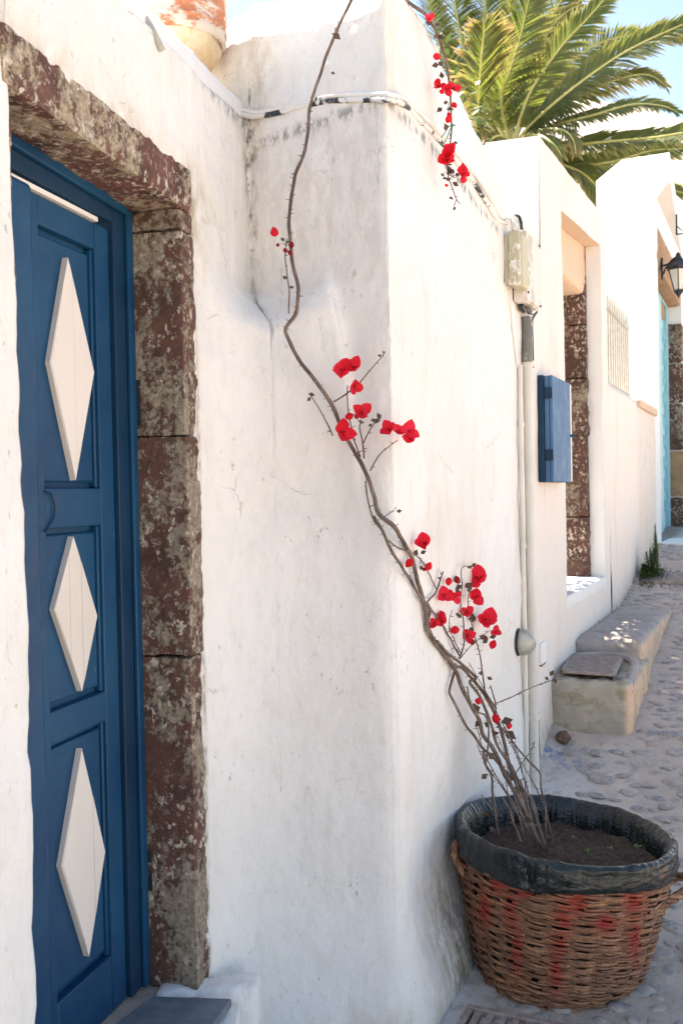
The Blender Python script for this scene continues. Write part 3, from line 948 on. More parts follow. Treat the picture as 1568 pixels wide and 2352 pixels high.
# meeting post on the near side
dbox(VP_[23] - .2, VP_[62], -.05, .035, Z0, .688, 'door_post', M['blue'], .012)
dbox(VP_[62], VP_[75], -.055, -.030, Z0, .688, 'door_rebate', M['blue_dark'])
# near half of the double door (mostly behind the wall edge)
dbox(-.95, VP_[23] - .2, -.05, -.01, Z0, .64, 'door_leaf', M['blue'])
# diamonds in planks
def diamond(pts, splits):
    P = [hitd(x, y, .004) for x, y in pts]     # top right bottom left
    vz = [((p - D0).dot(DD), p.z) for p in P]
    (tv, tz), (rv, rz), (bv, bz), (lv, lz) = vz
    def edge(v):
        top = interp(v, [lv, tv, rv], [lz, tz, rz]); bot = interp(v, [lv, bv, rv], [lz, bz, rz])
        return bot, top
    cuts = [lv] + [lv + (rv - lv) * s for s in splits] + [rv]
    for i in range(len(cuts) - 1):
        a, b = cuts[i], cuts[i+1]
        a2 = a + (.0005 if i else 0); b2 = b - (.0005 if i < len(cuts) - 2 else 0)
        mids = sorted([v for v in (tv, bv) if a2 < v < b2])
        xs = [a2] + mids + [b2]
        up = [(v, edge(v)[1] + random.uniform(-.001, .001)) for v in xs]
        dn = [(v, edge(v)[0]) for v in reversed(xs)]
        ring = up + dn
        seen = []; 
        for r_ in ring:
            if not seen or (abs(seen[-1][0]-r_[0]) + abs(seen[-1][1]-r_[1])) > 1e-4: seen.append(r_)
        if abs(seen[0][0]-seen[-1][0]) + abs(seen[0][1]-seen[-1][1]) < 1e-4: seen.pop()
        n = len(seen)
        back = [doorpt(v, -.012, z) for v, z in seen]; mid = [doorpt(v, .001, z) for v, z in seen]
        cv = sum(v for v, z in seen) / n; cz = sum(z for v, z in seen) / n
        fb = .004 + random.uniform(-.0008, .0008)
        sh = lambda v, z: (v + (.0035 if v < cv - .004 and i == 0 else 0) - (.0035 if v > cv + .004 and i == len(cuts) - 2 else 0), z)
        front = [doorpt(*[sh(v, z)[0], fb, z]) for v, z in seen]
        fs = [tuple(range(3 * n - 1, 2 * n - 1, -1)), tuple(range(n))]
        for k in range(n):
            k2 = (k + 1) % n
            fs += [(k, k + n, k2 + n, k2), (k + n, k + 2 * n, k2 + 2 * n, k2 + n)]
        MB().add(back + mid + front, fs).build('diamond_plank', M['cream_wood'], leafd, smooth=False)
diamond([(156, 590), (218, 855), (174, 1103), (117, 830)], [.52])
diamond([(169, 1232), (225, 1415), (189, 1588), (127, 1400)], [.34, .62])
diamond([(188, 1720), (243, 1955), (205, 2198), (143, 1991)], [.5, .72])
# old lock plate and a hinge strap
MB().tube([hitd(103, 1128, .004), hitd(118, 1134, .004), hitd(127, 1160, .004), hitd(124, 1190, .004), hitd(104, 1222, .004)], .0022, 5).build('lock_plate', M['blue_dark'], leafd)
dbox(.0025, .0052, .022, .034, zd(975), zd(870), 'hinge', M['iron'], .001)
dbox(.0025, .0052, .022, .034, zd(2080), zd(1985), 'hinge', M['iron'], .001)

# ---------------------------------------------------------------- things on the near house roof
pc = at(402, 60, 3.02)
pot = thing('terracotta_chimney_pot', (pc.x, pc.y, 1.13), 'weathered red terracotta chimney pot on crumbling ochre mortar behind the door parapet', 'chimney pot')
def lathe(mb, c, prof, n=40, amp=.0, sc=14):
    V = []; Fs = []
    for (r_, z) in prof:
        for k in range(n):
            a = 2 * math.pi * k / n
            d = Vector((math.cos(a), math.sin(a), 0))
            p = Vector((c.x, c.y, z)) + d * r_
            if amp: p += d * amp * fbm(p, sc, 3)
            V.append(p)
    for j in range(len(prof) - 1):
        for k in range(n): Fs.append((j*n+k, j*n+(k+1) % n, (j+1)*n+(k+1) % n, (j+1)*n+k))
    return mb.add(V, Fs)
lathe(MB(), pc, [(r_, z - .04) for r_, z in [(.145, 1.425), (.152, 1.43), (.157, 1.44), (.154, 1.455), (.159, 1.464), (.154, 1.478), (.156, 1.50), (.161, 1.507), (.155, 1.518), (.157, 1.56), (.163, 1.568), (.156, 1.58), (.155, 1.63), (.150, 1.72), (.13, 1.72), (.128, 1.45)]], amp=.004).build('pot', M['terra'], pot)
zz = lin(1.13, 1.395, 16)
lathe(MB(), pc, [(interp(z, [1.13, 1.26, 1.31, 1.36, 1.40], [.07, .085, .105, .132, .149]), z) for z in zz], amp=.014).build('mortar_base', M['ochre_mortar'], pot)

w1 = [at(300, -30, 2.50), at(312, 5, 2.47), at(330, 35, 2.45), at(347, 62, 2.44), at(362, 92, 2.44), at(374, 116, 2.45)]
rod = MB().tube(smooth_line(w1, 4), [.0075] * 21, 8).build('grey_cable', M['gatepaint'])
tag(rod, 'stiff grey cable coming down to the parapet in front of the chimney pot', 'cable')
w2 = [at(240, -30, 2.40), at(262, -4, 2.39), at(280, 12, 2.385), at(296, 27, 2.38)]
rod = MB().tube(smooth_line(w2, 4), .006, 8).build('black_cable', M['black_rubber'])
tag(rod, 'short run of black cable along the top left parapet edge', 'cable')

# conduits that follow the wall from the inner corner to the meter box
def on_main(px, py, out):
    if px > 905: return hita(px, py, out)
    n = Vector((K - (C0 + DD * a_in))); n = Vector((n.y, -n.x, 0)).normalized()
    return hit(px, py, K + n * out, n)
pts1 = [(530, 250), (556, 262), (580, 267), (620, 262), (690, 245), (760, 231), (850, 228), (900, 229), (930, 241), (955, 266), (1000, 312), (1030, 347), (1060, 386), (1090, 421), (1120, 470), (1140, 503), (1163, 512)]
pts2 = [(530, 240), (560, 252), (590, 257), (640, 249), (700, 235), (770, 219), (850, 216), (900, 217), (932, 228), (962, 257), (1005, 299), (1036, 334), (1066, 373), (1096, 408), (1127, 456), (1148, 494), (1168, 503)]
def crun(pts, r_, out, matl, label, name):
    P = []
    for (x, y) in pts:
        P.append(on_main(x, y, out))
    L = smooth_line(P, 5)
    L = [p + Vector((0, 0, .0012 * noise.noise(p * 30))) for p in L]
    o = MB().tube(L, [r_ * (1 + .12 * noise.noise(p * 40)) for p in L], 10).build(name, matl)
    return tag(o, label, 'conduit', 'painted conduits along the near wall')
crun(pts1, .0078, .006, M['conduit_d'], 'lower conduit round the wall corner, white paint flaking to black', 'wall_conduit')
crun(pts2, .0070, .006, M['conduit'], 'upper of two whitewashed conduits running round the wall corner', 'wall_conduit')

# ---------------------------------------------------------------- meter boxes and pipes
b1 = thing('junction_box', alley(3.85, .0, .80), 'small olive junction box splashed with white paint at the end of the wall conduits', 'junction box')
def abox(y0, y1, o0, o1, z0, z1, name, matl, parent, bev=.003):
    return MB().box(alley(y0, o0, z0), AD * ((y1 - y0) / AD.y), AN * (o1 - o0), (0, 0, z1 - z0)).build(name, matl, parent, bevel=bev)
abox(3.825, 3.945, .004, .022, .815, 1.0, 'back_plate', M['cover_olive'], b1)
abox(3.815, 3.84, .022, .066, .802, 1.012, 'side_cover', M['boxpaint'], b1, .006)
abox(3.8405, 3.94, .022, .072, .800, 1.012, 'cover', M['cover_olive'], b1, .012)
b2 = thing('meter_box', alley(4.05, .0, .76), 'grey white electricity meter cabinet with worn stickers, behind the olive junction box', 'meter box')
abox(3.95, 4.175, .004, .052, .765, 1.05, 'cabinet', M['boxgrey'], b2, .005)
abox(3.955, 4.17, .0525, .058, .77, 1.045, 'cabinet_door', M['boxgrey'], b2, .003)
s_ = alley(3.985, .0585, .905)
st_ = M['iron']
for tri in [[(0, 0), (.028, .012), (.0, .030)], [(.004, -.030), (.02, -.022), (.018, -.004)], [(0, -.035), (.016, -.05), (.0, -.075)]]:
    P = [s_ + AD * a * 1.4 + Vector((0, 0, b)) for a, b in tri]
    V2 = P + [p + AN * .0008 for p in P]
    MB().add(V2, [(0, 1, 2), (5, 4, 3), (0, 3, 4, 1), (1, 4, 5, 2), (2, 5, 3, 0)]).build('sticker', M['cover_olive'], b2, smooth=False)
for y_, z_ in [(4.165, 1.035), (4.165, .78), (3.965, .80)]:
    MB().tube([alley(y_, .056, z_), alley(y_, .064, z_)], .005, 8).build('screw', M['iron'], b2)
# cables into the boxes
for k, (x0, x1, mt) in enumerate([(1172, 1178, 'pipe'), (1180, 1189, 'pipe'), (1190, 1197, 'black_rubber')]):
    P = [hita(x0 - 12, 508 - k * 6, .012), hita(x0, 500 - k * 2, .02), hita(x1 - 2, 508, .03), hita(x1, 522, .035), hita(x1 + 1, 545, .035)]
    o = MB().tube(smooth_line(P, 5), .0065, 8).build('feed_cable', M[mt])
    tag(o, ['leftmost pale cable entering the top of the junction box', 'middle pale cable entering the top of the junction box', 'black cable curving into the top of the junction box'][k], 'cable')
# plaster lump round the cable bend
pm = MB()
rough_box(pm, hita(1170, 520, -.02), AD * .34, AN * .035, Vector((0, 0, .05)), .012, .018, .02, 81)
o = pm.build('plaster_lump', M['plaster']); o.parent = house; o.location = WLOC[o] - WLOC[house]
# painted pipes
def pipe(pxt, pyt, pxb, pyb, r_, out, matl, name, label, cat='pipe', clamps=()):
    a = hita(pxt, pyt, out); ztop_ = a.z
    b = hita(pxb, pyb, out)
    x, y = (a.x + b.x) / 2, (a.y + b.y) / 2
    x, y = a.x, a.y
    zb = zs(a.x, a.y) - .02
    t = thing(name, (a.x, a.y, zb), label, cat)
    n = 26
    P = [Vector((a.x, a.y, ztop_ + (zb - ztop_) * i / n)) + AN * .0015 * noise.noise(Vector((i * .7, out * 50, 0))) + AD * .002 * noise.noise(Vector((i * .5, 3, 0))) for i in range(n + 1)]
    MB().tube(P, [r_ * (1 + .05 * noise.noise(Vector((i, r_ * 99, 0)))) for i in range(n + 1)], 12).build('pipe', matl, t)
    for cz in clamps:
        z = hita(pxt, cz, out).z
        MB().tube([Vector((a.x, a.y, z - .012)), Vector((a.x, a.y, z + .012))], r_ * 1.25, 12).build('clamp', M['pipe'], t, bevel=.001)
    return t, a
t2, _ = pipe(1210, 735, 1215, 1790, .021, .024, M['pipe'], 'drain_pipe', 'thick whitewashed pipe running down from under the meter boxes', clamps=(835, 1660))
MB().tube([hita(1210, y_, .024) for y_ in (728, 780, 832)], .0225, 12).build('bare_section', M['metalpipe'], t2)
pipe(1194, 838, 1200, 1800, .0105, .014, M['pipe'], 'electric_conduit', 'slim whitewashed conduit beside the thick pipe, left of it', clamps=(975, 1255, 1600))
P = [hita(x, y, .03) for x, y in [(1206, 705), (1214, 716), (1224, 722), (1233, 716), (1229, 722), (1222, 738), (1223, 790), (1224, 845)]]
o = MB().tube(smooth_line(P, 5), .0042, 7).build('loose_cable', M['black_rubber'])
tag(o, 'thin dark cable hooked below the meter boxes and dropping to the blue cabinet', 'cable')
P = [hita(x, y, .02) for x, y in [(1196, 700), (1202, 712), (1210, 708), (1216, 716)]]
o = MB().tube(smooth_line(P, 5), .012, 7).build('cable_gland', M['black_rubber']); tag(o, 'black cable glands bunched under the grey meter cabinet', 'cable gland')
P = [hita(x, y, .008) for x, y in [(1172, 660), (1173, 700), (1175, 740), (1182, 800), (1187, 845)]]
o = MB().tube(smooth_line(P, 5), .0028, 6).build('thin_wire', M['pipe']); tag(o, 'thin painted-over wire wandering down the wall below the junction box', 'wire')

# bulkhead lamp
bl = hita(1189, 1475, .0)
bk = thing('bulkhead_lamp', bl - Vector((0, 0, .05)), 'small ribbed glass bulkhead lamp fixed low on the wall beside the pipes', 'lamp')
def dome(mb, c, ru, rz, dep, ridg=0, n=36, m_=10):
    V = []; Fs = []
    for j in range(m_ + 1):
        t = j / m_ * math.pi / 2
        for k in range(n):
            a = 2 * math.pi * k / n
            rr = math.cos(t) * (1 + (ridg * (1 if k % 2 else -1)))
            V.append(c + AD * ru * rr * math.cos(a) + Vector((0, 0, rz * rr * math.sin(a))) + AN * dep * math.sin(t))
    for j in range(m_):
        for k in range(n): Fs.append((j*n+k, (j+1)*n+k, (j+1)*n+(k+1) % n, j*n+(k+1) % n))
    return mb.add(V, [f[::-1] for f in Fs])
dome(MB(), bl + AN * .012, .052, .054, .062, .012).build('glass', M['lampglass'], bk)
dome(MB(), bl + AN * .002, .055, .057, .012).build('base', M['iron'], bk)
dome(MB(), bl + AN * .012, .016, .026, .035).build('bulb', M['milkglass'], bk)
# white cover low on the wall
cv = thing('cable_cover', hita(1246, 1530, 0), 'small white cover low on the wall just right of the thick pipe', 'cover')
a = hita(1238, 1528, 0)
MB().box(a, AD * .10, AN * .012, (0, 0, .095)).build('cover', M['plaster_clean'], cv, bevel=.004)
rough_box(MB(), a - Vector((0, 0, .008)), AD * .10, AN * .010, Vector((0, 0, .0075)), .008, .003, .002).build('broken_edge', M['mortar'], cv)

# blue wall cabinet
cb0 = alley(4.30, 0, hita(1235, 1106, .05).z)
cb = thing('wall_cabinet', cb0, 'faded blue wooden cabinet hung on the wall between the pipes and the doorway', 'cabinet')
zt_, zb_ = hita(1250, 853, .06).z, hita(1250, 1107, .06).z
abox(4.325, 4.76, .003, .028, zb_, zt_, 'back_box', M['blue_dark'], cb, .003)
abox(4.335, 4.70, .029, .050, zb_ + .003, zt_ - .003, 'frame', M['blue_dull'], cb, .003)
abox(4.335, 4.70, .0515, .066, zb_ + .002, zt_ - .002, 'cabinet_door', M['blue_dull'], cb, .003)
abox(4.705, 4.765, .003, .058, zb_ + .004, zt_ + .0, 'white_side', M['white_wood'], cb, .004)
for fz in (.2, .78):
    z = zb_ + (zt_ - zb_) * fz
    abox(4.33, 4.336, .030, .066, z, z + .05, 'hinge', M['blue_dark'], cb, .001)
zl = zb_ + (zt_ - zb_) * .47
MB().tube([alley(4.695, .067, zl), alley(4.715, .085, zl), alley(4.735, .067, zl)], .006, 8).build('latch', M['blue_dark'], cb)

# ================================================================ SECOND HOUSE (doorway up the alley)
h2 = thing('doorway_house', alley(5.2, -.4, -1.1), 'pale house wall with a deep stone framed doorway beyond the meter boxes', 'house')
YO0, YO1 = 4.88, 5.93
def sill(y): return -.535
def soff(y): return 1.395 + .08 * (y - YO0)
def top2(y):
    if y < 4.432: return 1.09 + .012 * fbm(Vector((y, 3, 0)), 15, 2)
    t = 1.605 + .05 * (y - 4.43)
    r_ = .14
    d = y - (6.13 - r_)
    if d > 0: t -= r_ - math.sqrt(max(0, r_ * r_ - min(d, r_) ** 2))
    return t
def low2(y): return -1.5
def f4(u, v):
    zz_ = [low2(u), sill(u), soff(u), top2(u)]
    k = min(2, int(v)); f = v - k
    if u < 4.432: zz_ = [low2(u), sill(u), .6, top2(u)]
    z = zz_[k] + (zz_[k+1] - zz_[k]) * f
    p = alley(u, 0, z)
    base = sstep(-.55, -1.1, z)
    e = .006 * fbm(p, 2.3, 2) + .002 * fbm(p, 9, 2) + .008 * base * base
    g = gz(p.x, p.y)
    d = math.exp(-(max(0, z - g) / .12) ** 2) * .9
    return p + AN * e, dict(dirt_shade=d * .7, mold_shade=d * .3)
ys2 = [4.243, 4.3, 4.36, 4.40, 4.431, 4.433] + lin(4.45, YO0, 16) + lin(YO0, YO1, 30)[1:] + lin(YO1, 6.13, 14)[1:]
vs2 = lin(0, 1, 30) + lin(1, 2, 40)[1:] + lin(2, 3, 14)[1:]
V_, F_, A_ = grid(f4, ys2, vs2, keep=lambda u, v: not (YO0 < u < YO1 and 1 < v < 2))
w2 = MB().add(V_, F_, **A_)
# returns, top and reveals
def strip(mb, pa, pb, n1=10, n2=6, amp=.003, attrs=True, flip=False):
    """quad sheet between two polylines pa(t), pb(t)"""
    V, F2, _ = grid(lambda u, v: (lambda p: p + Vector((0, 0, 1)) * amp * 0 + (p * 0))(pa(u).lerp(pb(u), v)), lin(0, 1, n1), lin(0, 1, n2))
    if flip: F2 = [f[::-1] for f in F2]
    mb.add(V, F2)
fp = lambda y, v: f4(y, v)[0]
strip(w2, lambda t: fp(4.433, 3 * t) if t < 1 else fp(4.433, 3), lambda t: fp(4.433, 3 * t) - AN * .8, 24, 4)
strip(w2, lambda t: fp(4.433 + 1.695 * t, 3), lambda t: fp(4.433 + 1.695 * t, 3) - AN * .35, 60, 3, flip=True)
strip(w2, lambda t: fp(6.13, 3 * t), lambda t: fp(6.13, 3 * t) - AN * .35, 24, 3, flip=True)
strip(w2, lambda t: fp(4.243 + .19 * t, 3), lambda t: fp(4.243 + .19 * t, 3) - AN * .25 + Vector((0, 0, .01)), 6, 3, flip=True)
strip(w2, lambda t: fp(YO0, 1 + t), lambda t: fp(YO0, 1 + t) - AN * .30, 16, 3, flip=True)
w2.build('wall', M['plaster_alley'], h2, sharp=35)
for ya_, yb_, za_, zb_ in [(4.15, 4.42, -1.5, 1.02), (4.44, 4.86, -1.5, 1.58), (5.98, 6.125, -1.5, 1.52), (4.8, 6.1, 1.52, 1.60), (4.8, 6.1, -1.5, -.60)]:
    MB().box(alley(ya_, -.30, za_), AD * ((yb_ - ya_) / AD.y), AN * .27, (0, 0, zb_ - za_)).build('wall_core', M['plaster_clean'], h2)
# right reveal: smooth plaster band then stones; soffit; sill
sl2 = MB()
strip(sl2, lambda t: fp(YO1, 1 + t), lambda t: fp(YO1, 1 + t) - AN * .088 + AD * .0, 16, 3)
strip(sl2, lambda t: fp(YO1, 1 + t) - AN * .088, lambda t: fp(YO1, 1 + t) - AN * .088 + AD * .10, 16, 2)
sl2.build('plaster_reveal', M['plaster_clean'], h2)
sf = MB()
strip(sf, lambda t: fp(YO0 + (YO1 - YO0) * t, 2), lambda t: fp(YO0 + (YO1 - YO0) * t, 2) - AN * .09, 16, 3, flip=True)
rough_box(sf, fp(YO0, 2) - AN * .36 - Vector((0, 0, .21)), AD * ((YO1 - YO0) / AD.y + .16), AN * .27, Vector((0, 0, .34)), .03, .006, .03, 91)
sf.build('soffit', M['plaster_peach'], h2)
rough_box(MB(), alley(YO0 - .02, -.32, -.60), AD * ((YO1 - YO0 + .05) / AD.y), AN * .325, Vector((0, 0, .065)), .03, .006, .012, 93).build('sill', M['plaster_clean'], h2)
def z2(py, px=1345): return hit(px, py, alley(YO1 - .02), AD).z
edges = [622, 745, 868, 1000, 1187, 1345]
kinds = ['stone_c', 'stone_c', 'stone', 'stone', 'stone_c']
for i in range(5):
    za, zb = z2(edges[i]), z2(edges[i+1])
    mb = MB()
    rough_box(mb, alley(YO1 - .045 + .006 * (i % 2), -.245, zb + .001), AN * (.155 + .004 * (i % 3)), AD * .12, Vector((0, 0, za - zb - .003)), .016, .007, .010, 100 + i)
    mb.build('jamb_stone', M[kinds[i]], h2)
rough_box(MB(), alley(YO1 - .05, -.245, z2(621)), AN * .15, AD * .12, Vector((0, 0, z2(600) - z2(621))), .016, .005, .008, 111).build('cap_stone', M['stone_tan'], h2)
rough_box(MB(), alley(YO1 - .03, -.29, -.53), AN * .043, AD * .10, Vector((0, 0, z2(600) + .53)), .02, .008, .008, 112).build('mortar_joint', M['mortar'], h2)

# leafy shrub in the courtyard that breaks up the sunlight coming through the doorway
sh0 = alley(6.0, -.75, -.6)
shr = thing('courtyard_shrub', sh0, 'leafy shrub in the courtyard behind the stone framed doorway', 'shrub')
rnd = random.Random(77)
lf = MB()
sdn = sd
for k in range(5200):
    c = alley(5.55, 0, .15) + sdn * rnd.uniform(.75, 2.1)
    p = c + AD * rnd.gauss(0, .42) + Vector((0, 0, rnd.gauss(0, .42)))
    if (p - K).dot(AN) > -.34: continue
    if noise.noise(p * 5.5) + .6 * noise.noise(p * 13) > .24: continue
    dd = Vector((rnd.gauss(0, 1), rnd.gauss(0, 1), rnd.gauss(0, .6))).normalized(); s_v = dd.orthogonal().normalized() * .022
    lf.add([p, p + dd * .035 + s_v, p + dd * .075, p + dd * .035 - s_v], [(0, 1, 2, 3)])
lf.build('leaves', M['weed'], shr, kind='stuff', smooth=False)
for k in range(7):
    MB().tube(smooth_line([sh0 + Vector((0, 0, -.3)), sh0 + Vector((.05 * k - .15, .1, .4)), sh0 + Vector((.12 * k - .3, .14 * (k % 3) - .1, 1.2))], 5), [.012] * 10 + [.005], 6).build('stem', M['bark'], shr)

# ================================================================ LOW GARDEN WALL and grille
lw = thing('low_wall', alley(7.3, -.05, -.9), 'low cream garden wall carrying the spiked grille, up the alley', 'wall')
def f5(u, v):
    g = -1.0
    zt = .66 + .01 * noise.noise(Vector((u * 4, 0, 0)))
    prof = [0, 0, 0, .012, .04, .12, .2]
    z = g + (zt - g) * min(1, v)
    inn = 0; up = 0
    if v > 1: inn = (v - 1) * .22; up = .012 * math.sin(min(1, (v - 1) * 4) * math.pi / 2)
    p = alley(u, -inn, z + up)
    base = sstep(.0, -.9, z)
    e = .006 * fbm(p, 2.3, 2) + .003 * fbm(p, 8, 2) + .008 * base ** 2
    gg = gz(p.x, p.y); d = math.exp(-(max(0, z - gg) / .10) ** 2)
    return p + AN * e, dict(dirt_shade=d * .8 + .25 * sstep(7.2, 7.6, u), mold_shade=d * .35)
V_, F_, A_ = grid(f5, lin(6.1305, 8.44, 60), lin(0, 1, 40) + lin(1, 2, 8)[1:])
MB().add(V_, F_, **A_).build('wall', M['plaster_alley'], lw, sharp=0)
MB().box(alley(6.05, -.19, -1.2), AD * 2.6, AN * .17, (0, 0, 1.82)).build('wall_core', M['plaster_clean'], lw)
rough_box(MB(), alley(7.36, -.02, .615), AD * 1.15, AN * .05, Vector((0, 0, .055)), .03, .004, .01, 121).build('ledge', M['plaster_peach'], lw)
gl = thing('spiked_grille', alley(6.6, -.03, .67), 'weathered metal grille of upright spiked bars on top of the low garden wall', 'grille')
ya, yb = 6.17, 7.17
zA = hita(1430, 735, -.03)
def zg(px, py): return hita(px, py, -.03).z
zr1 = (zg(1404, 710), zg(1455, 772)); zr2 = (zg(1404, 868), zg(1455, 930)); zs_ = (zg(1404, 680), zg(1450, 752)); 
for (za, zb) in (zr1, zr2):
    zz_ = (za + zb) / 2
    MB().box(alley(ya - .02, -.045, zz_ - .011), AD * ((yb - ya + .06) / AD.y), AN * .02, (0, 0, .022)).build('rail', M['gatepaint'], gl, bevel=.002)
nb_ = 12
for i in range(nb_):
    y_ = ya + (yb - ya) * i / (nb_ - 1)
    zt_ = (zs_[0] + zs_[1]) / 2
    b0 = alley(y_, -.032, .655); t0 = alley(y_, -.032, zt_ - .03); t1 = alley(y_, -.032, zt_ + .03 + (.01 if i % 2 else 0))
    MB().tube([b0, t0, t1], [.0062, .0062, .001], 6).build('bar', M['gatepaint'], gl)

# ================================================================ THIRD HOUSE with the gabled parapet
h3 = thing('gabled_house', alley(9.9, -.3, -.5), 'far white house front with a small gable, a pale blue door and a wall lantern', 'house')
YG0, YG1, YGA = 8.44, 11.42, 9.93
ZE, ZA = 2.715, 3.40
TH = .47
def gpoly(pts, o0, o1, name, matl, bev=.008, inner=None):
    """prism in the alley wall plane, pts = (y, z)"""
    n = len(pts)
    fr_ = [alley(y, o1, z) for y, z in pts]; bk_ = [alley(y, o0, z) for y, z in pts]
    return MB().add(fr_ + bk_, [tuple(range(n)), tuple(range(2*n-1, n-1, -1))] + [(i, i + n, (i+1) % n + n, (i+1) % n) for i in range(n)]).build(name, matl, h3, smooth=False, bevel=bev)
Y3, Y3b, Z3 = 8.79, 10.9, 2.36
# wall pieces round the door opening and under the pediment
gpoly([(YG0, -1.0), (Y3, -1.0), (Y3, 2.60), (YG0, 2.60)], -TH, 0, 'wall', M['plaster_clean'], 0)
gpoly([(Y3, Z3), (Y3b, Z3), (Y3b, 2.60), (Y3, 2.60)], -TH, -.0, 'wall', M['plaster_clean'], 0)
gpoly([(Y3b, -1.0), (YG1, -1.0), (YG1, 2.60), (Y3b, 2.60)], -TH, 0, 'wall', M['plaster_clean'], 0)
gpoly([(YG0, 2.60), (8.78, 2.601), (9.93, 3.12), (9.93, ZA), (YG0, ZE)], -TH, -.001, 'gable', M['plaster_clean'], 0)
gpoly([(YG1, 2.60), (YG1, ZE), (9.93, ZA), (9.93, 3.12), (11.08, 2.601)], -TH, -.001, 'gable', M['plaster_clean'], 0)
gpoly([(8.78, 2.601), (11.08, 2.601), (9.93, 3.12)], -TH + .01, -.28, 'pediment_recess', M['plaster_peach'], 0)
# door
ddz = -.52
gpoly([(Y3 + .02, ddz), (Y3b - .02, ddz), (Y3b - .02, 1.95), (Y3 + .02, 1.95)], -.22, -.17, 'door', M['paleblue'], .004)
for (y0_, y1_) in [(8.81, 8.95), (9.95, 10.22), (10.74, 10.89)]:
    gpoly([(y0_, ddz), (y1_, ddz), (y1_, 2.0), (y0_, 2.0)], -.1685, -.138, 'door_frame', M['paleblue'], .004)
gpoly([(8.8, 2.001), (10.89, 2.001), (10.89, 2.08), (8.8, 2.08)], -.21, -.14, 'door_head', M['paleblue'], .004)
for i in range(9):
    zc_ = -.2 + i * .23
    for yc in (10.36, 10.58):
        P = [alley(yc + .09 * math.cos(t) * (1 - t / 14), -.155, zc_ + .09 * math.sin(t) * (1 - t / 14)) for t in [k * .6 for k in range(14)]]
        MB().tube(P, .006, 4).build('scroll', M['paleblue'], h3)
# lintel and jamb stones
rough_box(MB(), alley(Y3 - .10, -.16, Z3 - .34), AD * 2.45, AN * .158, Vector((0, 0, .335)), .05, .012, .02, 131).build('lintel', M['stone_tan'], h3)
rough_box(MB(), alley(Y3 - .02, -.40, Z3 - .52), AD * 2.35, AN * .24, Vector((0, 0, .18)), .05, .012, .02, 132).build('inner_lintel', M['stone_tan'], h3)
zj = [-.53, -.1, .42, .95, 1.4, 1.84]
for i in range(5):
    rough_box(MB(), alley(10.86, -.165, zj[i]), AN * (.172 + .006 * (i % 2)), AD * .5, Vector((0, 0, zj[i+1] - zj[i] - .012)), .04, .012, .02, 140 + i).build('jamb_stone', M[['stone', 'stone_tan', 'stone', 'stone_c', 'stone'][i]], h3)
gpoly([(8.6, -.6), (11.3, -.6), (11.3, -.485), (8.6, -.485)], 0.001, .30, 'doorstep', M['plaster_clean'], .01)
# wall lantern
lm0 = hita(1518, 618, .0)
lm = thing('wall_lantern', lm0, 'black wall lantern with frosted panes beside the pale blue door', 'lantern')
MB().box(lm0 - AD * .035 - Vector((0, 0, .10)), AD * .07, AN * .018, (0, 0, .20)).build('mount', M['iron'], lm, bevel=.006)
lc = lm0 + AN * .15
arm = [lm0 + AN * .018 + Vector((0, 0, .03)), lm0 + AN * .07 + Vector((0, 0, .045)), lm0 + AN * .11 + Vector((0, 0, .085)), lc + Vector((0, 0, .095))]
MB().tube(smooth_line(arm, 5), .010, 6).build('arm', M['iron'], lm)
MB().tube(smooth_line([lm0 + AN * .018 - Vector((0, 0, .05)), lm0 + AN * .05 + Vector((0, 0, .02)), lm0 + AN * .12 + Vector((0, 0, .03)), lm0 + AN * .15 + Vector((0, 0, .05))], 5), .007, 6).build('scroll', M['iron'], lm)
def hexring(c, r_, z): return [Vector((c.x + r_ * math.cos(R(60 * k + 10)), c.y + r_ * math.sin(R(60 * k + 10)), z)) for k in range(6)]
def hexloft(rings, name, matl, parent, sm=False):
    V = []; Fs = []
    for r_, z in rings: V += hexring(lc, r_, lc.z + z)
    for j in range(len(rings) - 1):
        for k in range(6): Fs.append((j*6+k, j*6+(k+1) % 6, (j+1)*6+(k+1) % 6, (j+1)*6+k))
    Fs.append(tuple(range(6))[::-1]); Fs.append(tuple(len(V) - 6 + k for k in range(6)))
    return MB().add(V, Fs).build(name, matl, parent, smooth=sm)
hexloft([(.115, -.015), (.118, .0), (.06, .05), (.028, .10), (.02, .125), (.006, .14)], 'roof', M['iron'], lm)
hexloft([(.038, -.235), (.045, -.225), (.045, -.215)], 'base', M['iron'], lm)
hexloft([(.004, -.28), (.014, -.26), (.036, -.2355)], 'finial', M['iron'], lm)
top_, bot_ = hexring(lc, .092, lc.z - .016), hexring(lc, .042, lc.z - .2145)
for k in range(6):
    MB().tube([bot_[k], top_[k]], .006, 5).build('glazing_bar', M['iron'], lm)
    k2 = (k + 1) % 6
    cc = (bot_[k] + bot_[k2] + top_[k] + top_[k2]) / 4
    q4 = [cc + (p - cc) * .90 for p in (bot_[k], bot_[k2], top_[k2], top_[k])]
    nn = Vector((cc.x - lc.x, cc.y - lc.y, 0)).normalized() * .002
    MB().add([p - nn for p in q4] + [p + nn for p in q4], [(3,2,1,0), (4,5,6,7), (0,1,5,4), (1,2,6,5), (2,3,7,6), (3,0,4,7)]).build('pane', M['milkglass'], lm, smooth=False)
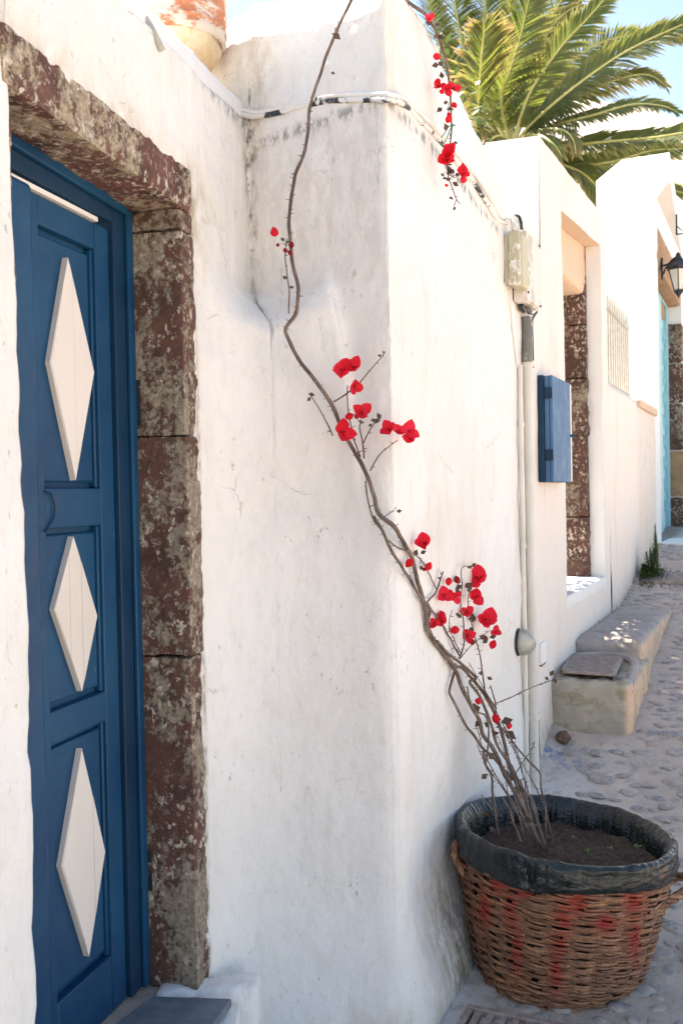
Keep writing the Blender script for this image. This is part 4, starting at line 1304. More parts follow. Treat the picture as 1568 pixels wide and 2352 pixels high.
# iron sign bracket
br0 = hita(1553, 525, .0)
brk = thing('iron_bracket', br0, 'thin black iron bracket on the gabled house wall above the lantern', 'bracket')
MB().tube([hita(1553, 492, .01), hita(1553, 538, .01)], .010, 5).build('upright', M['iron'], brk)
MB().tube([hita(1553, 538, .01), hita(1553, 538, .01) + AN * .35], .008, 5).build('arm', M['iron'], brk)
c_ = hita(1553, 516, .01)
MB().tube(smooth_line([c_, c_ + AN * .05 - Vector((0, 0, .06)), c_ + AN * .15 - Vector((0, 0, .085))], 5), .006, 5).build('brace', M['iron'], brk)

# ================================================================ STEP BLOCK in front of the doorway
sb = thing('doorstep_block', alley(5.1, .2, -1.1), 'rounded concrete steps with peach sides in front of the stone framed doorway', 'steps')
def steppiece(y0, y1, w, z0, z1, name, seed, rnd_=.05, matl=None):
    mb = MB()
    rough_box(mb, alley(y0, -.02, z0), AD * ((y1 - y0) / AD.y), AN * (w + .02), Vector((0, 0, z1 - z0)), .018, .012, rnd_, seed)
    pe = []
    for v in mb.v:
        o_ = (v - K).dot(AN)
        pe.append(sstep(w - .035, w - .01, o_) * (1 - sstep(z1 - .03, z1 - .005, v.z)))
    mb.attr['peach'] = pe
    return mb.build(name, matl or M['concrete'], sb)
steppiece(4.48, 5.16, .36, -1.35, -.872, 'lower_step', 151, .035)
steppiece(5.05, 6.42, .335, -1.35, -.775, 'upper_step', 153, .045, M['step_top'])
# curved kerb behind the lid
P = [alley(4.99, .02, -.86), alley(5.0, .16, -.85), alley(4.97, .27, -.85), alley(4.86, .325, -.86), alley(4.66, .338, -.875), alley(4.52, .34, -.92)]
MB().tube(smooth_line(P, 6), [.022] * 31, 8).build('rounded_kerb', M['step_top'], sb)
# meter lid
zl_ = -.842
lid = thing('iron_access_cover', (hit(1360, 1525, (0, 0, zl_), Vector((0, 0, 1)))), 'rusty cast iron lid with raised grid lying on the lower step', 'lid')
L4 = [hit(x, y, (0, 0, zl_), Vector((0, 0, 1))) for x, y in [(1286, 1541), (1308, 1500), (1431, 1512), (1413, 1551)]]
L4[2].z += .006; L4[3].z += .004
dn = Vector((0, 0, -.012))
MB().add([p + dn for p in L4] + L4, [(0,1,2,3), (7,6,5,4), (0,4,5,1), (1,5,6,2), (2,6,7,3), (3,7,4,0)]).build('plate', M['rust'], lid, bevel=.004)
def L4p(u, v): return L4[0].lerp(L4[3], u).lerp(L4[1].lerp(L4[2], u), v)
for i in range(1, 17):
    MB().tube([L4p(i / 17, .08) + Vector((0, 0, .001)), L4p(i / 17, .92) + Vector((0, 0, .001))], .0032, 4).build('rib', M['rust'], lid)
for i in range(1, 9):
    MB().tube([L4p(.05, i / 9) + Vector((0, 0, .0005)), L4p(.95, i / 9) + Vector((0, 0, .0005))], .0026, 4).build('rib', M['rust'], lid)
c1, c2 = L4p(.42, .10), L4p(.93, .12)
bx_ = MB().add([c1 + Vector((0, 0, -.09)), c2 + Vector((0, 0, -.09)), L4p(.93, .9) + Vector((0, 0, -.09)), L4p(.42, .9) + Vector((0, 0, -.09)),
    c1 + dn * 1.1, c2 + dn * 1.1, L4p(.93, .9) + dn * 1.1, L4p(.42, .9) + dn * 1.1], [(3,2,1,0), (4,5,6,7), (0,1,5,4), (1,2,6,5), (2,3,7,6), (3,0,4,7)])
bx_.build('box_collar', M['rust_dark'], lid)

# rock
rp = hitg(1293, 1706)
mb = MB(); V = []; Fs = []
n, m_ = 14, 9
for j in range(m_ + 1):
    t = j / m_ * math.pi
    for k in range(n):
        a = 2 * math.pi * k / n
        d = Vector((math.cos(a) * math.sin(t), math.sin(a) * math.sin(t), math.cos(t)))
        r_ = 1 + .22 * noise.noise(d * 1.6 + Vector((4, 1, 0))) + .10 * noise.noise(d * 4)
        V.append(rp + Vector((d.x * .033 * r_, d.y * .03 * r_, .022 + d.z * .031 * r_)))
for j in range(m_):
    for k in range(n): Fs.append((j*n+k, (j+1)*n+k, (j+1)*n+(k+1) % n, j*n+(k+1) % n))
tag(mb.add(V, Fs).build('rock', M['rock'], sharp=28), 'fist sized red brown rock lying on the street before the step', 'rock')

# weed at the foot of the low wall
wp = hita(1474, 1300, .04); wp.z = gz(wp.x, wp.y)
wd = thing('green_weed', wp, 'green weed with feathery upright shoots growing at the foot of the low wall', 'plant')
rnd = random.Random(5)
def leafquad(mb, p, d, l, w, up=Vector((0, 0, 1)), **kw):
    d = d.normalized(); s = d.cross(up)
    s = s.normalized() if s.length > 1e-4 else Vector((1, 0, 0))
    nn = s.cross(d) * (w * .25)
    mb.add([p, p + d * l * .45 + s * w + nn, p + d * l, p + d * l * .45 - s * w + nn, p + d * l * .5], [(0, 1, 4), (1, 2, 4), (2, 3, 4), (3, 0, 4)], **kw)
for i in range(9):
    h_ = [.40, .34, .30, .24, .2, .28, .18, .22, .16][i]
    b = wp + AD * rnd.uniform(-.10, .12) + AN * rnd.uniform(-.01, .10)
    tip = b + Vector((rnd.uniform(-.03, .05), rnd.uniform(-.04, .04), h_))
    st_ = MB().tube(smooth_line([b, b.lerp(tip, .5) + Vector((.01, 0, 0)), tip], 4), [.005] * 8 + [.002], 5).build('stem', M['weed'], wd)
    lf = MB()
    for k in range(46):
        t = k / 46
        p = b.lerp(tip, .1 + .9 * t)
        a = rnd.uniform(0, 6.28)
        leafquad(lf, p, Vector((math.cos(a), math.sin(a), rnd.uniform(.3, 1.2))), .055 * (1.15 - t), .006)
    lf.build('leaves', M['weed'], wd, kind='stuff')
lf = MB()
for k in range(1400):
    a = rnd.uniform(0, 6.28); rr = abs(rnd.gauss(0, .11))
    p = wp + AN * (abs(math.cos(a)) * rr * 1.1 + .0) + AD * math.sin(a) * rr * 1.5
    p.z = gz(p.x, p.y) + max(0, .10 - rr * .5) * rnd.random()
    leafquad(lf, p, Vector((rnd.gauss(0, 1), rnd.gauss(0, 1), rnd.uniform(.2, 1.2))), rnd.uniform(.015, .03), .006)
lf.build('ground_leaves', M['weed'], wd, kind='stuff')
# small tufts along the wall foot behind the step
tf = thing('dry_tuft', hitg(1480, 1418), 'small dark green tuft growing behind the far end of the step', 'plant')
lf = MB()
for k in range(260):
    b = hitg(1455 + 60 * rnd.random(), 1412 + 10 * rnd.random()) if k % 20 == 0 else b + Vector((rnd.gauss(0, .012), rnd.gauss(0, .012), 0))
    leafquad(lf, b, Vector((rnd.gauss(0, 1), rnd.gauss(0, 1), rnd.uniform(.3, 1.2))), rnd.uniform(.012, .028), .005)
lf.build('leaves', M['weed'], tf, kind='stuff')

# ================================================================ PALM
PY = 13.0
pcn = at(1176, 318, PY)
palm = thing('palm_tree', (pcn.x, pcn.y, -.4), 'date palm with arching green fronds rising behind the white walls', 'palm tree')
tr = [Vector((pcn.x, pcn.y, -.4)), Vector((pcn.x, pcn.y, 1.5)), Vector((pcn.x, pcn.y, pcn.z - .6)), Vector((pcn.x, pcn.y, pcn.z - .22))]
TP = smooth_line(tr, 10)
MB().tube(TP, [.24 + .03 * math.sin(i * 2.1) for i in range(len(TP))], 18).build('trunk', M['palmtrunk'], palm)
# boss of cut leaf bases
for i in range(40):
    a = i * 2.4; z = pcn.z - .95 + .016 * i
    d = Vector((math.cos(a), math.sin(a), 0))
    p = Vector((pcn.x, pcn.y, z)) + d * .2
    MB().tube([p, p + d * .12 + Vector((0, 0, .14)), p + d * .17 + Vector((0, 0, .26))], [.06, .045, .03], 5).build('leaf_base', M['leafbase'], palm)
rnd = random.Random(11)
def frond(pp, dep, L=.42, hint=(.25, -.85, .45), brown=.14, dens=1.35, droop=.45, wid=.015, side=(1, 1), spread=.95):
    P = [at(x, y, d) for (x, y), d in zip(pp, dep)]
    C = smooth_line(P, 14)
    n = len(C)
    rt = MB().tube(C, [.028 * (1 - .8 * i / (n - 1)) for i in range(n)], 5).build('frond', M['rachis'], palm)
    seg = [0]
    for i in range(1, n): seg.append(seg[-1] + (C[i] - C[i-1]).length)
    tot = seg[-1]
    N_ = int(tot / .026 * dens)
    H = Vector(hint).normalized()
    mb = MB()
    j = 0
    for k in range(N_):
        s = tot * (.08 + .92 * k / N_)
        while j < n - 2 and seg[j+1] < s: j += 1
        t = (s - seg[j]) / max(1e-6, seg[j+1] - seg[j])
        p = C[j].lerp(C[j+1], t)
        T = (C[j+1] - C[j]).normalized()
        S = T.cross(H)
        S = S.normalized() if S.length > .05 else T.orthogonal().normalized()
        f = s / tot
        ln = L * (math.sin(math.pi * min(1, (.12 + f * .88)) ** .9) ** .55) * rnd.uniform(.78, 1.15) if f < .97 else L * .35
        for sg in (-1, 1):
            if not side[0 if sg < 0 else 1]: continue
            d = (S * sg * spread + T * (.55 + .5 * f) + H * .28 + Vector((rnd.gauss(0, .09), rnd.gauss(0, .09), rnd.gauss(0, .09)))).normalized()
            w = wid * rnd.uniform(.7, 1.2)
            nn = d.cross(T)
            wv = (T - d * T.dot(d)).normalized() * w
            e1 = p + d * ln * .55 + Vector((0, 0, -droop * ln * .12))
            e2 = p + d * ln + Vector((0, 0, -droop * ln * .45))
            b = brown * (1 + rnd.uniform(-.5, .5))
            tw = nn * w * .5
            mb.add([p - wv * .5, p + wv * .5, e1 + wv + tw, e1 - wv - tw, e2], [(0, 1, 2, 3), (3, 2, 4)], tip=[0, 0, b * .5, b * .5, min(1, b * 3)])
    mb.build('leaflets', M['palm'], rt, smooth=False, kind='stuff')
frond([(1100, 330), (1096, 250), (1103, 140), (1110, 70), (1108, 44)], [12.8, 12.3, 11.9, 11.7, 11.6], L=.78, brown=.45, spread=1.15, wid=.020, dens=1.5, droop=.5)
frond([(1165, 330), (1110, 220), (1065, 110), (1040, -20), (1030, -120)], [13, 13.2, 13.5, 13.8, 14], L=.60)
frond([(1160, 330), (1090, 250), (1020, 130), (985, 0), (960, -100)], [13.2, 13.8, 14.2, 14.5, 14.6], L=.55)
frond([(1170, 330), (1150, 230), (1170, 160), (1200, 60), (1225, -60)], [13, 12.9, 12.7, 12.6, 12.6], L=.60, wid=.016)
frond([(1172, 320), (1145, 160), (1120, 40), (1105, -60)], [13.2, 13.6, 13.8, 14], L=.6, brown=.05)
frond([(1175, 320), (1160, 180), (1150, 60), (1150, -60)], [13.3, 13.9, 14.2, 14.5], L=.65, brown=.02)
frond([(1180, 320), (1215, 200), (1250, 90), (1290, 35), (1335, 8)], [13, 13.2, 13.4, 13.5, 13.6], L=.34, brown=.5)
frond([(1178, 322), (1215, 215), (1285, 110), (1350, 40), (1410, -30)], [13, 12.8, 12.6, 12.5, 12.4], L=.46)
frond([(1185, 325), (1240, 265), (1330, 190), (1440, 115), (1568, 55), (1660, 20)], [13, 12.6, 12.2, 11.9, 11.7, 11.6], L=.44, wid=.016)
frond([(1185, 325), (1250, 265), (1340, 215), (1430, 178), (1490, 172), (1530, 198)], [13, 12.6, 12.3, 12.1, 12, 12], L=.38, brown=.4, droop=.7)
frond([(1190, 328), (1270, 290), (1360, 265), (1450, 240), (1520, 243), (1556, 258)], [13, 12.5, 12.1, 11.8, 11.6, 11.5], L=.36, droop=.5)
frond([(1195, 335), (1290, 335), (1400, 325), (1500, 315), (1600, 300), (1680, 300)], [13, 12.4, 12, 11.7, 11.5, 11.3], L=.42, wid=.016)
frond([(1195, 340), (1290, 380), (1400, 372), (1500, 345), (1620, 340)], [13, 12.8, 12.6, 12.5, 12.4], L=.46)
frond([(1190, 345), (1280, 375), (1340, 400), (1395, 460), (1420, 520)], [13, 12.7, 12.5, 12.4, 12.3], L=.44, droop=.6)
frond([(1190, 345), (1260, 350), (1320, 385), (1365, 440), (1385, 500)], [13, 13.2, 13.4, 13.5, 13.6], L=.50, droop=.6)
frond([(1190, 345), (1300, 370), (1420, 400), (1520, 430), (1600, 450)], [13.2, 13.6, 13.8, 14, 14], L=.46)
frond([(1180, 330), (1240, 300), (1290, 298), (1315, 320), (1322, 352)], [13, 12.4, 12, 11.9, 11.9], L=.30, brown=.5, droop=.9)
frond([(1170, 330), (1230, 310), (1270, 330), (1290, 360)], [12.8, 12.1, 11.8, 11.8], L=.34, brown=.3, droop=.8)
frond([(1160, 330), (1120, 300), (1090, 305), (1075, 330)], [12.8, 12.2, 12, 12], L=.30, brown=.6, droop=.9)
frond([(1170, 335), (1150, 312), (1130, 318), (1118, 345)], [12.6, 11.9, 11.7, 11.7], L=.30, brown=.9, droop=.9)
frond([(1180, 325), (1230, 230), (1310, 140), (1400, 90), (1500, 80), (1600, 100)], [13.4, 14, 14.5, 15, 15, 15], L=.5)
frond([(1175, 325), (1190, 200), (1240, 80), (1300, -20), (1340, -100)], [13.4, 13.8, 14.1, 14.4, 14.6], L=.55)
frond([(1165, 330), (1100, 290), (1060, 240), (1030, 170), (1015, 80)], [13.4, 14, 14.4, 14.8, 15], L=.5)

# distant pale hill
hl = MB()
def hill(u, v):
    x = -420 + u * 1100; y = 70 + v * 260
    ridge = 146 - .20 * (x + 40) + 5 * noise.noise(Vector((x * .02, 0, 2))) + 1.2 * noise.noise(Vector((x * .13, 0, 2)))
    h = ridge * (min(1, v / .88)) ** 1.05 if v < .88 else ridge * (1 - (v - .88) * .3)
    h += 3 * fbm(Vector((x * .03, y * .03, 0)), 1, 3) * min(1, (1 - v) * 5)
    return Vector((x, y, h - 4))
V_, F_, A_ = grid(hill, lin(0, 1, 110), lin(0, 1, 44))
o = hl.add(V_, F_).build('hillside', M['hill'], sharp=0); tag(o, kind='structure')

# ================================================================ BASKET
BC = Vector((.656, 3.055, -1.535)); BH = .47
basket = thing('wicker_basket', (BC.x, BC.y, BC.z), 'large round wicker basket lined with black plastic and sprayed with red paint', 'basket')
def bp(r_, th, h):
    r_ *= 1.03
    x = r_ * math.cos(th); y = r_ * math.sin(th)
    k = h / BH
    return Vector((BC.x + x + .028 * k, BC.y + y, BC.z + h - .085 * x * k * k - .0 * y))
def br(h): return interp(h, [0, .03, .10, .20, .30, .42, .47], [.222, .238, .260, .281, .298, .316, .321])
RED = [(1145, 2033, 20, 20), (1172, 2090, 11, 50), (1186, 2180, 12, 60), (1325, 2075, 24, 30), (1457, 2072, 24, 30), (1390, 2121, 26, 22),
       (1278, 2235, 15, 50), (1295, 2110, 18, 40), (1457, 2160, 13, 55), (1113, 2085, 14, 40), (1285, 2170, 12, 40), (1200, 2055, 22, 10)]
def redat(v):
    if v.y > BC.y: return 0.0
    x, y = proj(v); s = 0
    for a, b, c, d in RED: s = max(s, math.exp(-((x - a) / c) ** 2 - ((y - b) / d) ** 2))
    return s
rnd = random.Random(21)
NS = 26
for i in range(NS):
    th_ = 2 * math.pi * i / NS
    MB().tube([bp(br(h) - .004, th_ + .03 * math.sin(h * 9), h) for h in lin(-.004, .43, 8)], .0045, 5).build('stake', M['wicker'], basket)
strands = []
h = .004; row = 0
while h < .432:
    n_t = 22 + int(br(h) * 20)
    ph = rnd.uniform(0, 6.28)
    for k in range(n_t):
        th0 = ph + 2 * math.pi * k / n_t + rnd.uniform(-.06, .06)
        span = rnd.uniform(.50, .78)
        r0 = rnd.uniform(.0031, .0052)
        dz0, dz1 = rnd.uniform(.0, .004), rnd.uniform(-.005, .0)
        if h < .05: dz0 = dz0 * .5
        P = []; m_ = 13
        for j in range(m_):
            t = j / (m_ - 1)
            th_ = th0 + span * t
            wv = math.sin(NS / 2 * th_ + math.pi * row)
            endp = min(1, t / .18, (1 - t) / .18)
            rr = br(h) + .0088 * wv * (.6 + .4 * endp) + .003 * (k % 2) + .0015 * noise.noise(Vector((th_ * 5, h * 60, row)))
            if t > .93: rr += rnd.uniform(0, .006)
            hh = h + (.0065 - .013 * t) + dz0 * (1 - t) + dz1 * t + .0016 * noise.noise(Vector((th_ * 4, row, 0)))
            P.append(bp(rr, th_, hh))
        ta = th0 + span / 2
        facing = -math.sin(ta)
        strands.append((facing, P, r0))
    h += .0132; row += 1
strands.sort(key=lambda s: -s[0])
rest = MB()
for i, (f, P, r0) in enumerate(strands):
    rad = [r0 * (.75 + .25 * min(1, j / 3, (12 - j) / 3)) for j in range(13)]
    if i < 300: MB().tube(P, rad, 6, attrf={'red': redat}).build('wicker_strand', M['wicker'], basket)
    else: rest.tube(P, rad, 5, attrf={'red': redat})
# loose fibre ends
for k in range(120):
    th_ = rnd.uniform(math.pi, 2 * math.pi); h = rnd.uniform(.01, .42)
    p = bp(br(h) + .008, th_, h); q = bp(br(h) + rnd.uniform(.012, .022), th_ + rnd.uniform(.02, .06), h + rnd.uniform(-.01, .008))
    rest.tube([p, q], [.0018, .0006], 4)
rest.build('wicker_weave', M['wicker'], basket, kind='stuff')
# base ring
for dz_, rr in [(.0, .235), (.008, .240), (.0, .224)]:
    MB().tube([bp(rr + .003 * math.sin(a * 15), a, dz_ + .003 + .003 * math.cos(a * 15)) for a in lin(0, 2 * math.pi, 90)], .0062, 6, cap=False, attrf={'red': redat}).build('base_ring', M['wicker'], basket)
# plastic liner
prof = [(-.055, .03), (-.03, .10), (-.022, .25), (-.024, .34), (-.023, .365), (-.021, .39), (-.019, .41), (-.017, .43), (-.013, .445), (-.008, .458), (-.002, .468), (.004, .473), (.010, .472), (.015, .467), (.018, .460),
        (.019, .452), (.0195, .446), (.020, .440), (.0205, .434), (.021, .428), (.0215, .422), (.022, .416), (.022, .410), (.022, .404), (.021, .398), (.017, .392)]
NTH = 560
V = []; Fs = []
for j, (dr, h) in enumerate(prof):
    for k in range(NTH):
        a = 2 * math.pi * k / NTH
        # crumple
        w = noise.noise(Vector((math.cos(a) * 2, math.sin(a) * 2, 0))) * .9
        pl_ = abs(noise.noise(Vector((math.cos(a) * 9 + 5, math.sin(a) * 9, h * 2))))
        ridge = (1 - 2 * pl_) 
        back = .5 + .5 * math.sin(a)
        inner = 1 - sstep(-.02, .0, dr)
        outer = sstep(.005, .018, dr)
        fine = (1 - 2 * abs(noise.noise(Vector((math.cos(a) * 22 + 1, math.sin(a) * 22, h * 9)))))
        amp = inner * (.013 * (.35 + .65 * back)) * sstep(.28, .40, h) + (1 - inner - outer) * .005 + outer * .002
        dr2 = dr - amp * ridge * 1.2 - amp * .5 * fine + .004 * noise.noise(Vector((a * 3, h * 30, 2)))
        # band on the front: horizontal folds
        if outer > 0:
            sk = h + .03 * noise.noise(Vector((math.cos(a) * 1.5, math.sin(a) * 1.5, 5)))
            dr2 += outer * (.0045 * (1 - 2.2 * abs(noise.noise(Vector((math.cos(a) * 3, math.sin(a) * 3, sk * 55))))) + .003 * noise.noise(Vector((math.cos(a) * 7, math.sin(a) * 7, sk * 90))))
        hh = h + (.006 * noise.noise(Vector((math.cos(a) * 4, math.sin(a) * 4, 7))) - .004 * ridge * (1 - outer)) * sstep(.42, .45, h) 
        if j >= 13: hh += (j - 12) / 13 * (.022 * noise.noise(Vector((math.cos(a) * 1.6 + 3, math.sin(a) * 1.6, 3))) - .008 + .018 * max(0, -math.cos(a)) * 0)
        rr = interp(hh, [0, .03, .10, .20, .30, .42, .47, .5], [.222, .238, .260, .281, .298, .311, .313, .313])
        V.append(bp(rr + dr2, a, hh))
for j in range(len(prof) - 1):
    for k in range(NTH):
        k2 = (k + 1) % NTH
        Fs.append((j*NTH+k, j*NTH+k2, (j+1)*NTH+k2, (j+1)*NTH+k))
MB().add(V, Fs).build('plastic_liner', M['plastic'], basket, sharp=0)
# hanging flap of the liner
kn = MB()
kp = at(1200, 1999, BC.y - .335 * math.sin(R(70)))
rough_box(kn, kp + Vector((-.013, -.012, -.052)), Vector((.028, .0, 0)), Vector((0, .02, 0)), Vector((.0, 0, .062)), .006, .010, .009, 171)
kn.build('liner_knot', M['plastic'], basket)
# handles of twisted twigs
def twist(P, n_, rr, r0, name):
    C = smooth_line(P, 8)
    for s in range(n_):
        L = []
        for i, p in enumerate(C):
            T = (C[min(i+1, len(C)-1)] - C[max(i-1, 0)]).normalized()
            u = T.orthogonal().normalized(); w = T.cross(u)
            a = i * .55 + 2 * math.pi * s / n_
            L.append(p + (u * math.cos(a) + w * math.sin(a)) * rr)
        MB().tube(L, r0, 6).build(name, M['wicker'], basket)
dl = BC.y
twist([at(1062, 1925, dl - .02), at(1046, 1938, dl - .03), at(1043, 1962, dl - .04), at(1054, 1990, dl - .05), at(1066, 2010, dl - .06)], 3, .006, .0052, 'handle')
twist([at(1478, 2112, dl - .20), at(1505, 2090, dl - .19), at(1540, 2068, dl - .16), at(1575, 2047, dl - .12), at(1590, 2020, dl - .06), at(1570, 2012, dl - .02), at(1530, 2022, dl)], 3, .0085, .0075, 'handle')
# soil
V = [bp(0, 0, .392)]; Fs = []
SN, SR = 90, 34
for j in range(1, SR + 1):
    for k in range(SN):
        a = 2 * math.pi * k / SN; rr = .286 * j / SR
        p = bp(rr, a, .384)
        p.z += .012 * fbm(p, 12, 3) + .006 * fbm(p, 60, 2) + .01 * (1 - j / SR)
        V.append(p)
for k in range(SN): Fs.append((0, 1 + k, 1 + (k + 1) % SN))
for j in range(SR - 1):
    for k in range(SN):
        k2 = (k + 1) % SN
        Fs.append((1 + j*SN + k, 1 + (j+1)*SN + k, 1 + (j+1)*SN + k2, 1 + j*SN + k2))
sm = MB().add(V, Fs)
for k in range(900):       # crumbs
    a = rnd.uniform(0, 6.28); rr = .27 * math.sqrt(rnd.random())
    p = bp(rr, a, .388) + Vector((0, 0, .008 * rnd.random())); s = rnd.uniform(.002, .006)
    sm.add([p + Vector((s, 0, 0)), p + Vector((-.5*s, .87*s, 0)), p + Vector((-.5*s, -.87*s, 0)), p + Vector((0, 0, s))], [(0, 1, 3), (1, 2, 3), (2, 0, 3)])
o = sm.build('soil', M['soil'], sharp=0)
tag(o, 'crumbly dark brown soil filling the plastic lined basket', 'soil', kind='stuff')
# seedlings
for i, (x, y, r_, lab) in enumerate([(1470, 1915, .020, 'tallest pale green seedling, at the right edge of the basket soil'), (1348, 1965, .020, 'seedling with pointed upright leaves near the front middle of the soil'),
        (1318, 1924, .013, 'tiny two leaved seedling in the middle of the soil'), (1402, 1945, .014, 'flat pale seedling on the soil between the middle and the right edge'),
        (1464, 1943, .018, 'low spreading seedling nearest the front right of the soil'), (1236, 1908, .015, 'small green seedling beside the stem bases')]):
    n_ = Vector((0, 0, 1))
    p = hit(x, y + 6, BC + Vector((.02, 0, .392)), n_)
    sdl = thing('seedling', p, lab, 'seedling', 'seedlings in the basket soil')
    hgt = [.030, .012, .008, .004, .006, .022][i]
    MB().tube([p - Vector((0, 0, .008)), p + Vector((0, 0, hgt))], .0012, 5).build('stem', M['seedling'], sdl)
    for k in range([4, 5, 2, 4, 5, 3][i]):
        a = k * 2.1 + i
        lf = MB()
        leafquad(lf, p + Vector((0, 0, hgt)), Vector((math.cos(a), math.sin(a), [.25, 1.6, .3, .1, .15, .6][i])), r_, r_ * .36)
        lf.build('leaf', M['seedling'], sdl, smooth=False)

# ================================================================ BOUGAINVILLEA
def wall_depth(px):
    if px > 905:
        r_ = min((px - 784) / F_PX, .2)
        return 1.069 / (.45 - r_)
    return interp(px, [580, 600, 905], [2.95, 2.93, 2.70])
def sdepth(px, py, off=.045):
    w = sstep(1930, 1300, py)
    wd_ = wall_depth(px)
    if py > 560 and px < 905: wd_ = interp(px, [560, 800, 905], [2.73, 2.74, 2.70])
    if px < 905 and py <= 560: wd_ = interp(py, [300, 560], [wd_, 2.76])
    return w * (wd_ - off) + (1 - w) * min(3.02, wd_ - off)
def S(px, py, off=.045): return at(px, py, sdepth(px, py, off))
c8 = lambda x, y: (564 + .4 * x, 753 + .4 * y)
c4 = lambda x, y: (1066 + .32 * x, 1129 + .32 * y)
c5 = lambda x, y: (941 + .4 * x, 1725 + .4 * y)
c2 = lambda x, y: (784 + .5 * x, .5 * y)
root = S(1225, 1945)
bv = thing('bougainvillea', (root.x, root.y, root.z), 'sparse thorny bougainvillea with red blooms climbing the white wall from the basket', 'climbing plant')
THORN = MB()
rnd = random.Random(31)
def stem(pts, r0, r1, parent, off=.045, n=6, sides=8, thorns=1.0, name='stem', matl='bark'):
    P = [S(x, y, off) for x, y in pts]
    C = smooth_line(P, n)
    r0 *= .76
    N_ = len(C)
    C = [p + Vector((.0022 * noise.noise(p * 24), .0018 * noise.noise(p * 21 + Vector((5, 0, 0))), 0)) for p in C]
    rad = [(r0 + (r1 - r0) * i / (N_ - 1)) * (1 + .16 * noise.noise(C[i] * 45)) for i in range(N_)]
    o = MB().tube(C, rad, sides).build(name, M[matl], parent)
    L = sum((C[i+1] - C[i]).length for i in range(N_ - 1))
    for k in range(int(L / .035 * thorns)):
        i = rnd.randrange(1, N_ - 1)
        T = (C[i+1] - C[i-1]).normalized()
        a = rnd.choice([0, math.pi]) + rnd.gauss(0, .6)
        d = (CR * math.cos(a) + Vector((0, -1, 0)) * math.sin(a))
        d = (d - T * d.dot(T)).normalized()
        d = (d * 1.0 + T * rnd.uniform(-.1, .5)).normalized()
        THORN.tube([C[i] + d * rad[i] * .4, C[i] + d * (rad[i] + rnd.uniform(.006, .013))], [.0016, .0003], 4)
    return o
# main stem from the soil to the top of the picture
lowA = [c5(770, 560), c5(700, 480), c5(640, 330), c5(580, 240), c5(530, 170)]
A = [(1246, 1948), (1222, 1905), (1202, 1855), (1178, 1812), (1160, 1780)] + [c4(230, 1900), c4(190, 1820), c4(130, 1740)] + [(1100, 1655), (1066, 1592), (1048, 1545)] + \
    [c8(1180, 1930), c8(1130, 1850), c8(1080, 1790), c8(1045, 1720), c8(1030, 1640), c8(1010, 1530), c8(980, 1430), c8(950, 1310), c8(900, 1220), c8(850, 1140), c8(790, 1092), c8(757, 1050), c8(735, 960), c8(705, 870), c8(660, 770), c8(600, 670), c8(545, 560), c8(500, 450), c8(450, 370), c8(380, 280), c8(310, 190), c8(258, 95), (656, 760), (663, 743), (678, 722), (684, 695), (684, 655), (673, 612), (667, 565), (664, 500), (670, 450), (678, 400), (695, 360), (706, 315), (709, 265), (716, 225), (735, 170), (752, 120), (775, 65), (800, 12), (822, -30)]
stem(A, .0095, .0045, bv, n=5, sides=9)
B = [(1238, 1946), (1212, 1880), (1192, 1820), (1172, 1765), c4(260, 1700), c4(190, 1540), c4(120, 1420), c4(60, 1350), (1062, 1535), c8(1200, 1940), c8(1130, 1870), c8(1060, 1760), c8(1040, 1690), c8(1060, 1620), c8(1000, 1540), c8(940, 1440), c8(880, 1350), c8(830, 1260), c8(775, 1150), c8(735, 1080)]
stem(B, .0085, .0040, bv, off=.055)
Cc = [c8(800, 1190), c8(740, 1110), c8(705, 1010), c8(690, 900), c8(688, 880)]
stem(Cc, .0032, .0025, bv)
stem([(1236, 1950), (1222, 1890), (1195, 1800), c4(370, 2080), c4(280, 1990), c4(200, 1905), c4(120, 1830), c4(60, 1740), c4(0, 1660), c8(1185, 2130), c8(1170, 2080), c8(1195, 1990), c8(1205, 1930)], .0065, .0042, bv, off=.03)
stem([(1250, 1944), (1236, 1895), (1222, 1840), c4(400, 2110), c4(330, 1960), c4(250, 1850), c4(200, 1700), c4(160, 1580), c4(110, 1470), c4(40, 1370), c8(1320, 2010), c8(1240, 1930), c8(1160, 1870), c8(1100, 1800)], .0075, .0045, bv, off=.07)
stem([(1252, 1946), c4(585, 2352), c4(578, 2250), c4(550, 2120), c4(540, 2020), c4(480, 1955), c4(420, 1890), c4(340, 1790), c4(290, 1720), c4(235, 1690)], .0042, .003, bv, off=.06)
stem([c5(640, 520), c5(600, 430), c5(575, 340), c5(545, 290), c5(530, 262)], .0055, .003, bv)
stem([c5(505, 480), c5(495, 370), c5(475, 230), c5(470, 140), c5(440, 90), c5(420, 0), c4(150, 1960), c4(170, 1850), c4(175, 1700), c4(150, 1610), c4(60, 1560), c4(20, 1400)], .0052, .0025, bv, off=.08)
stem([c5(475, 340), c5(440, 300), c5(412, 255)], .0032, .002, bv)
stem([c4(225, 1600), c4(225, 1530), c4(205, 1460), c4(187, 1392)], .0035, .0022, bv, off=.08)
stem([c4(230, 1520), c4(340, 1478), c4(410, 1440), c4(480, 1410), c4(560, 1378), c4(640, 1355), c4(760, 1340)], .0030, .0014, bv, off=.12)
stem([c4(330, 2080), c4(380, 2010), c4(430, 1925), c4(480, 1860), c4(505, 1800)], .003, .0015, bv)
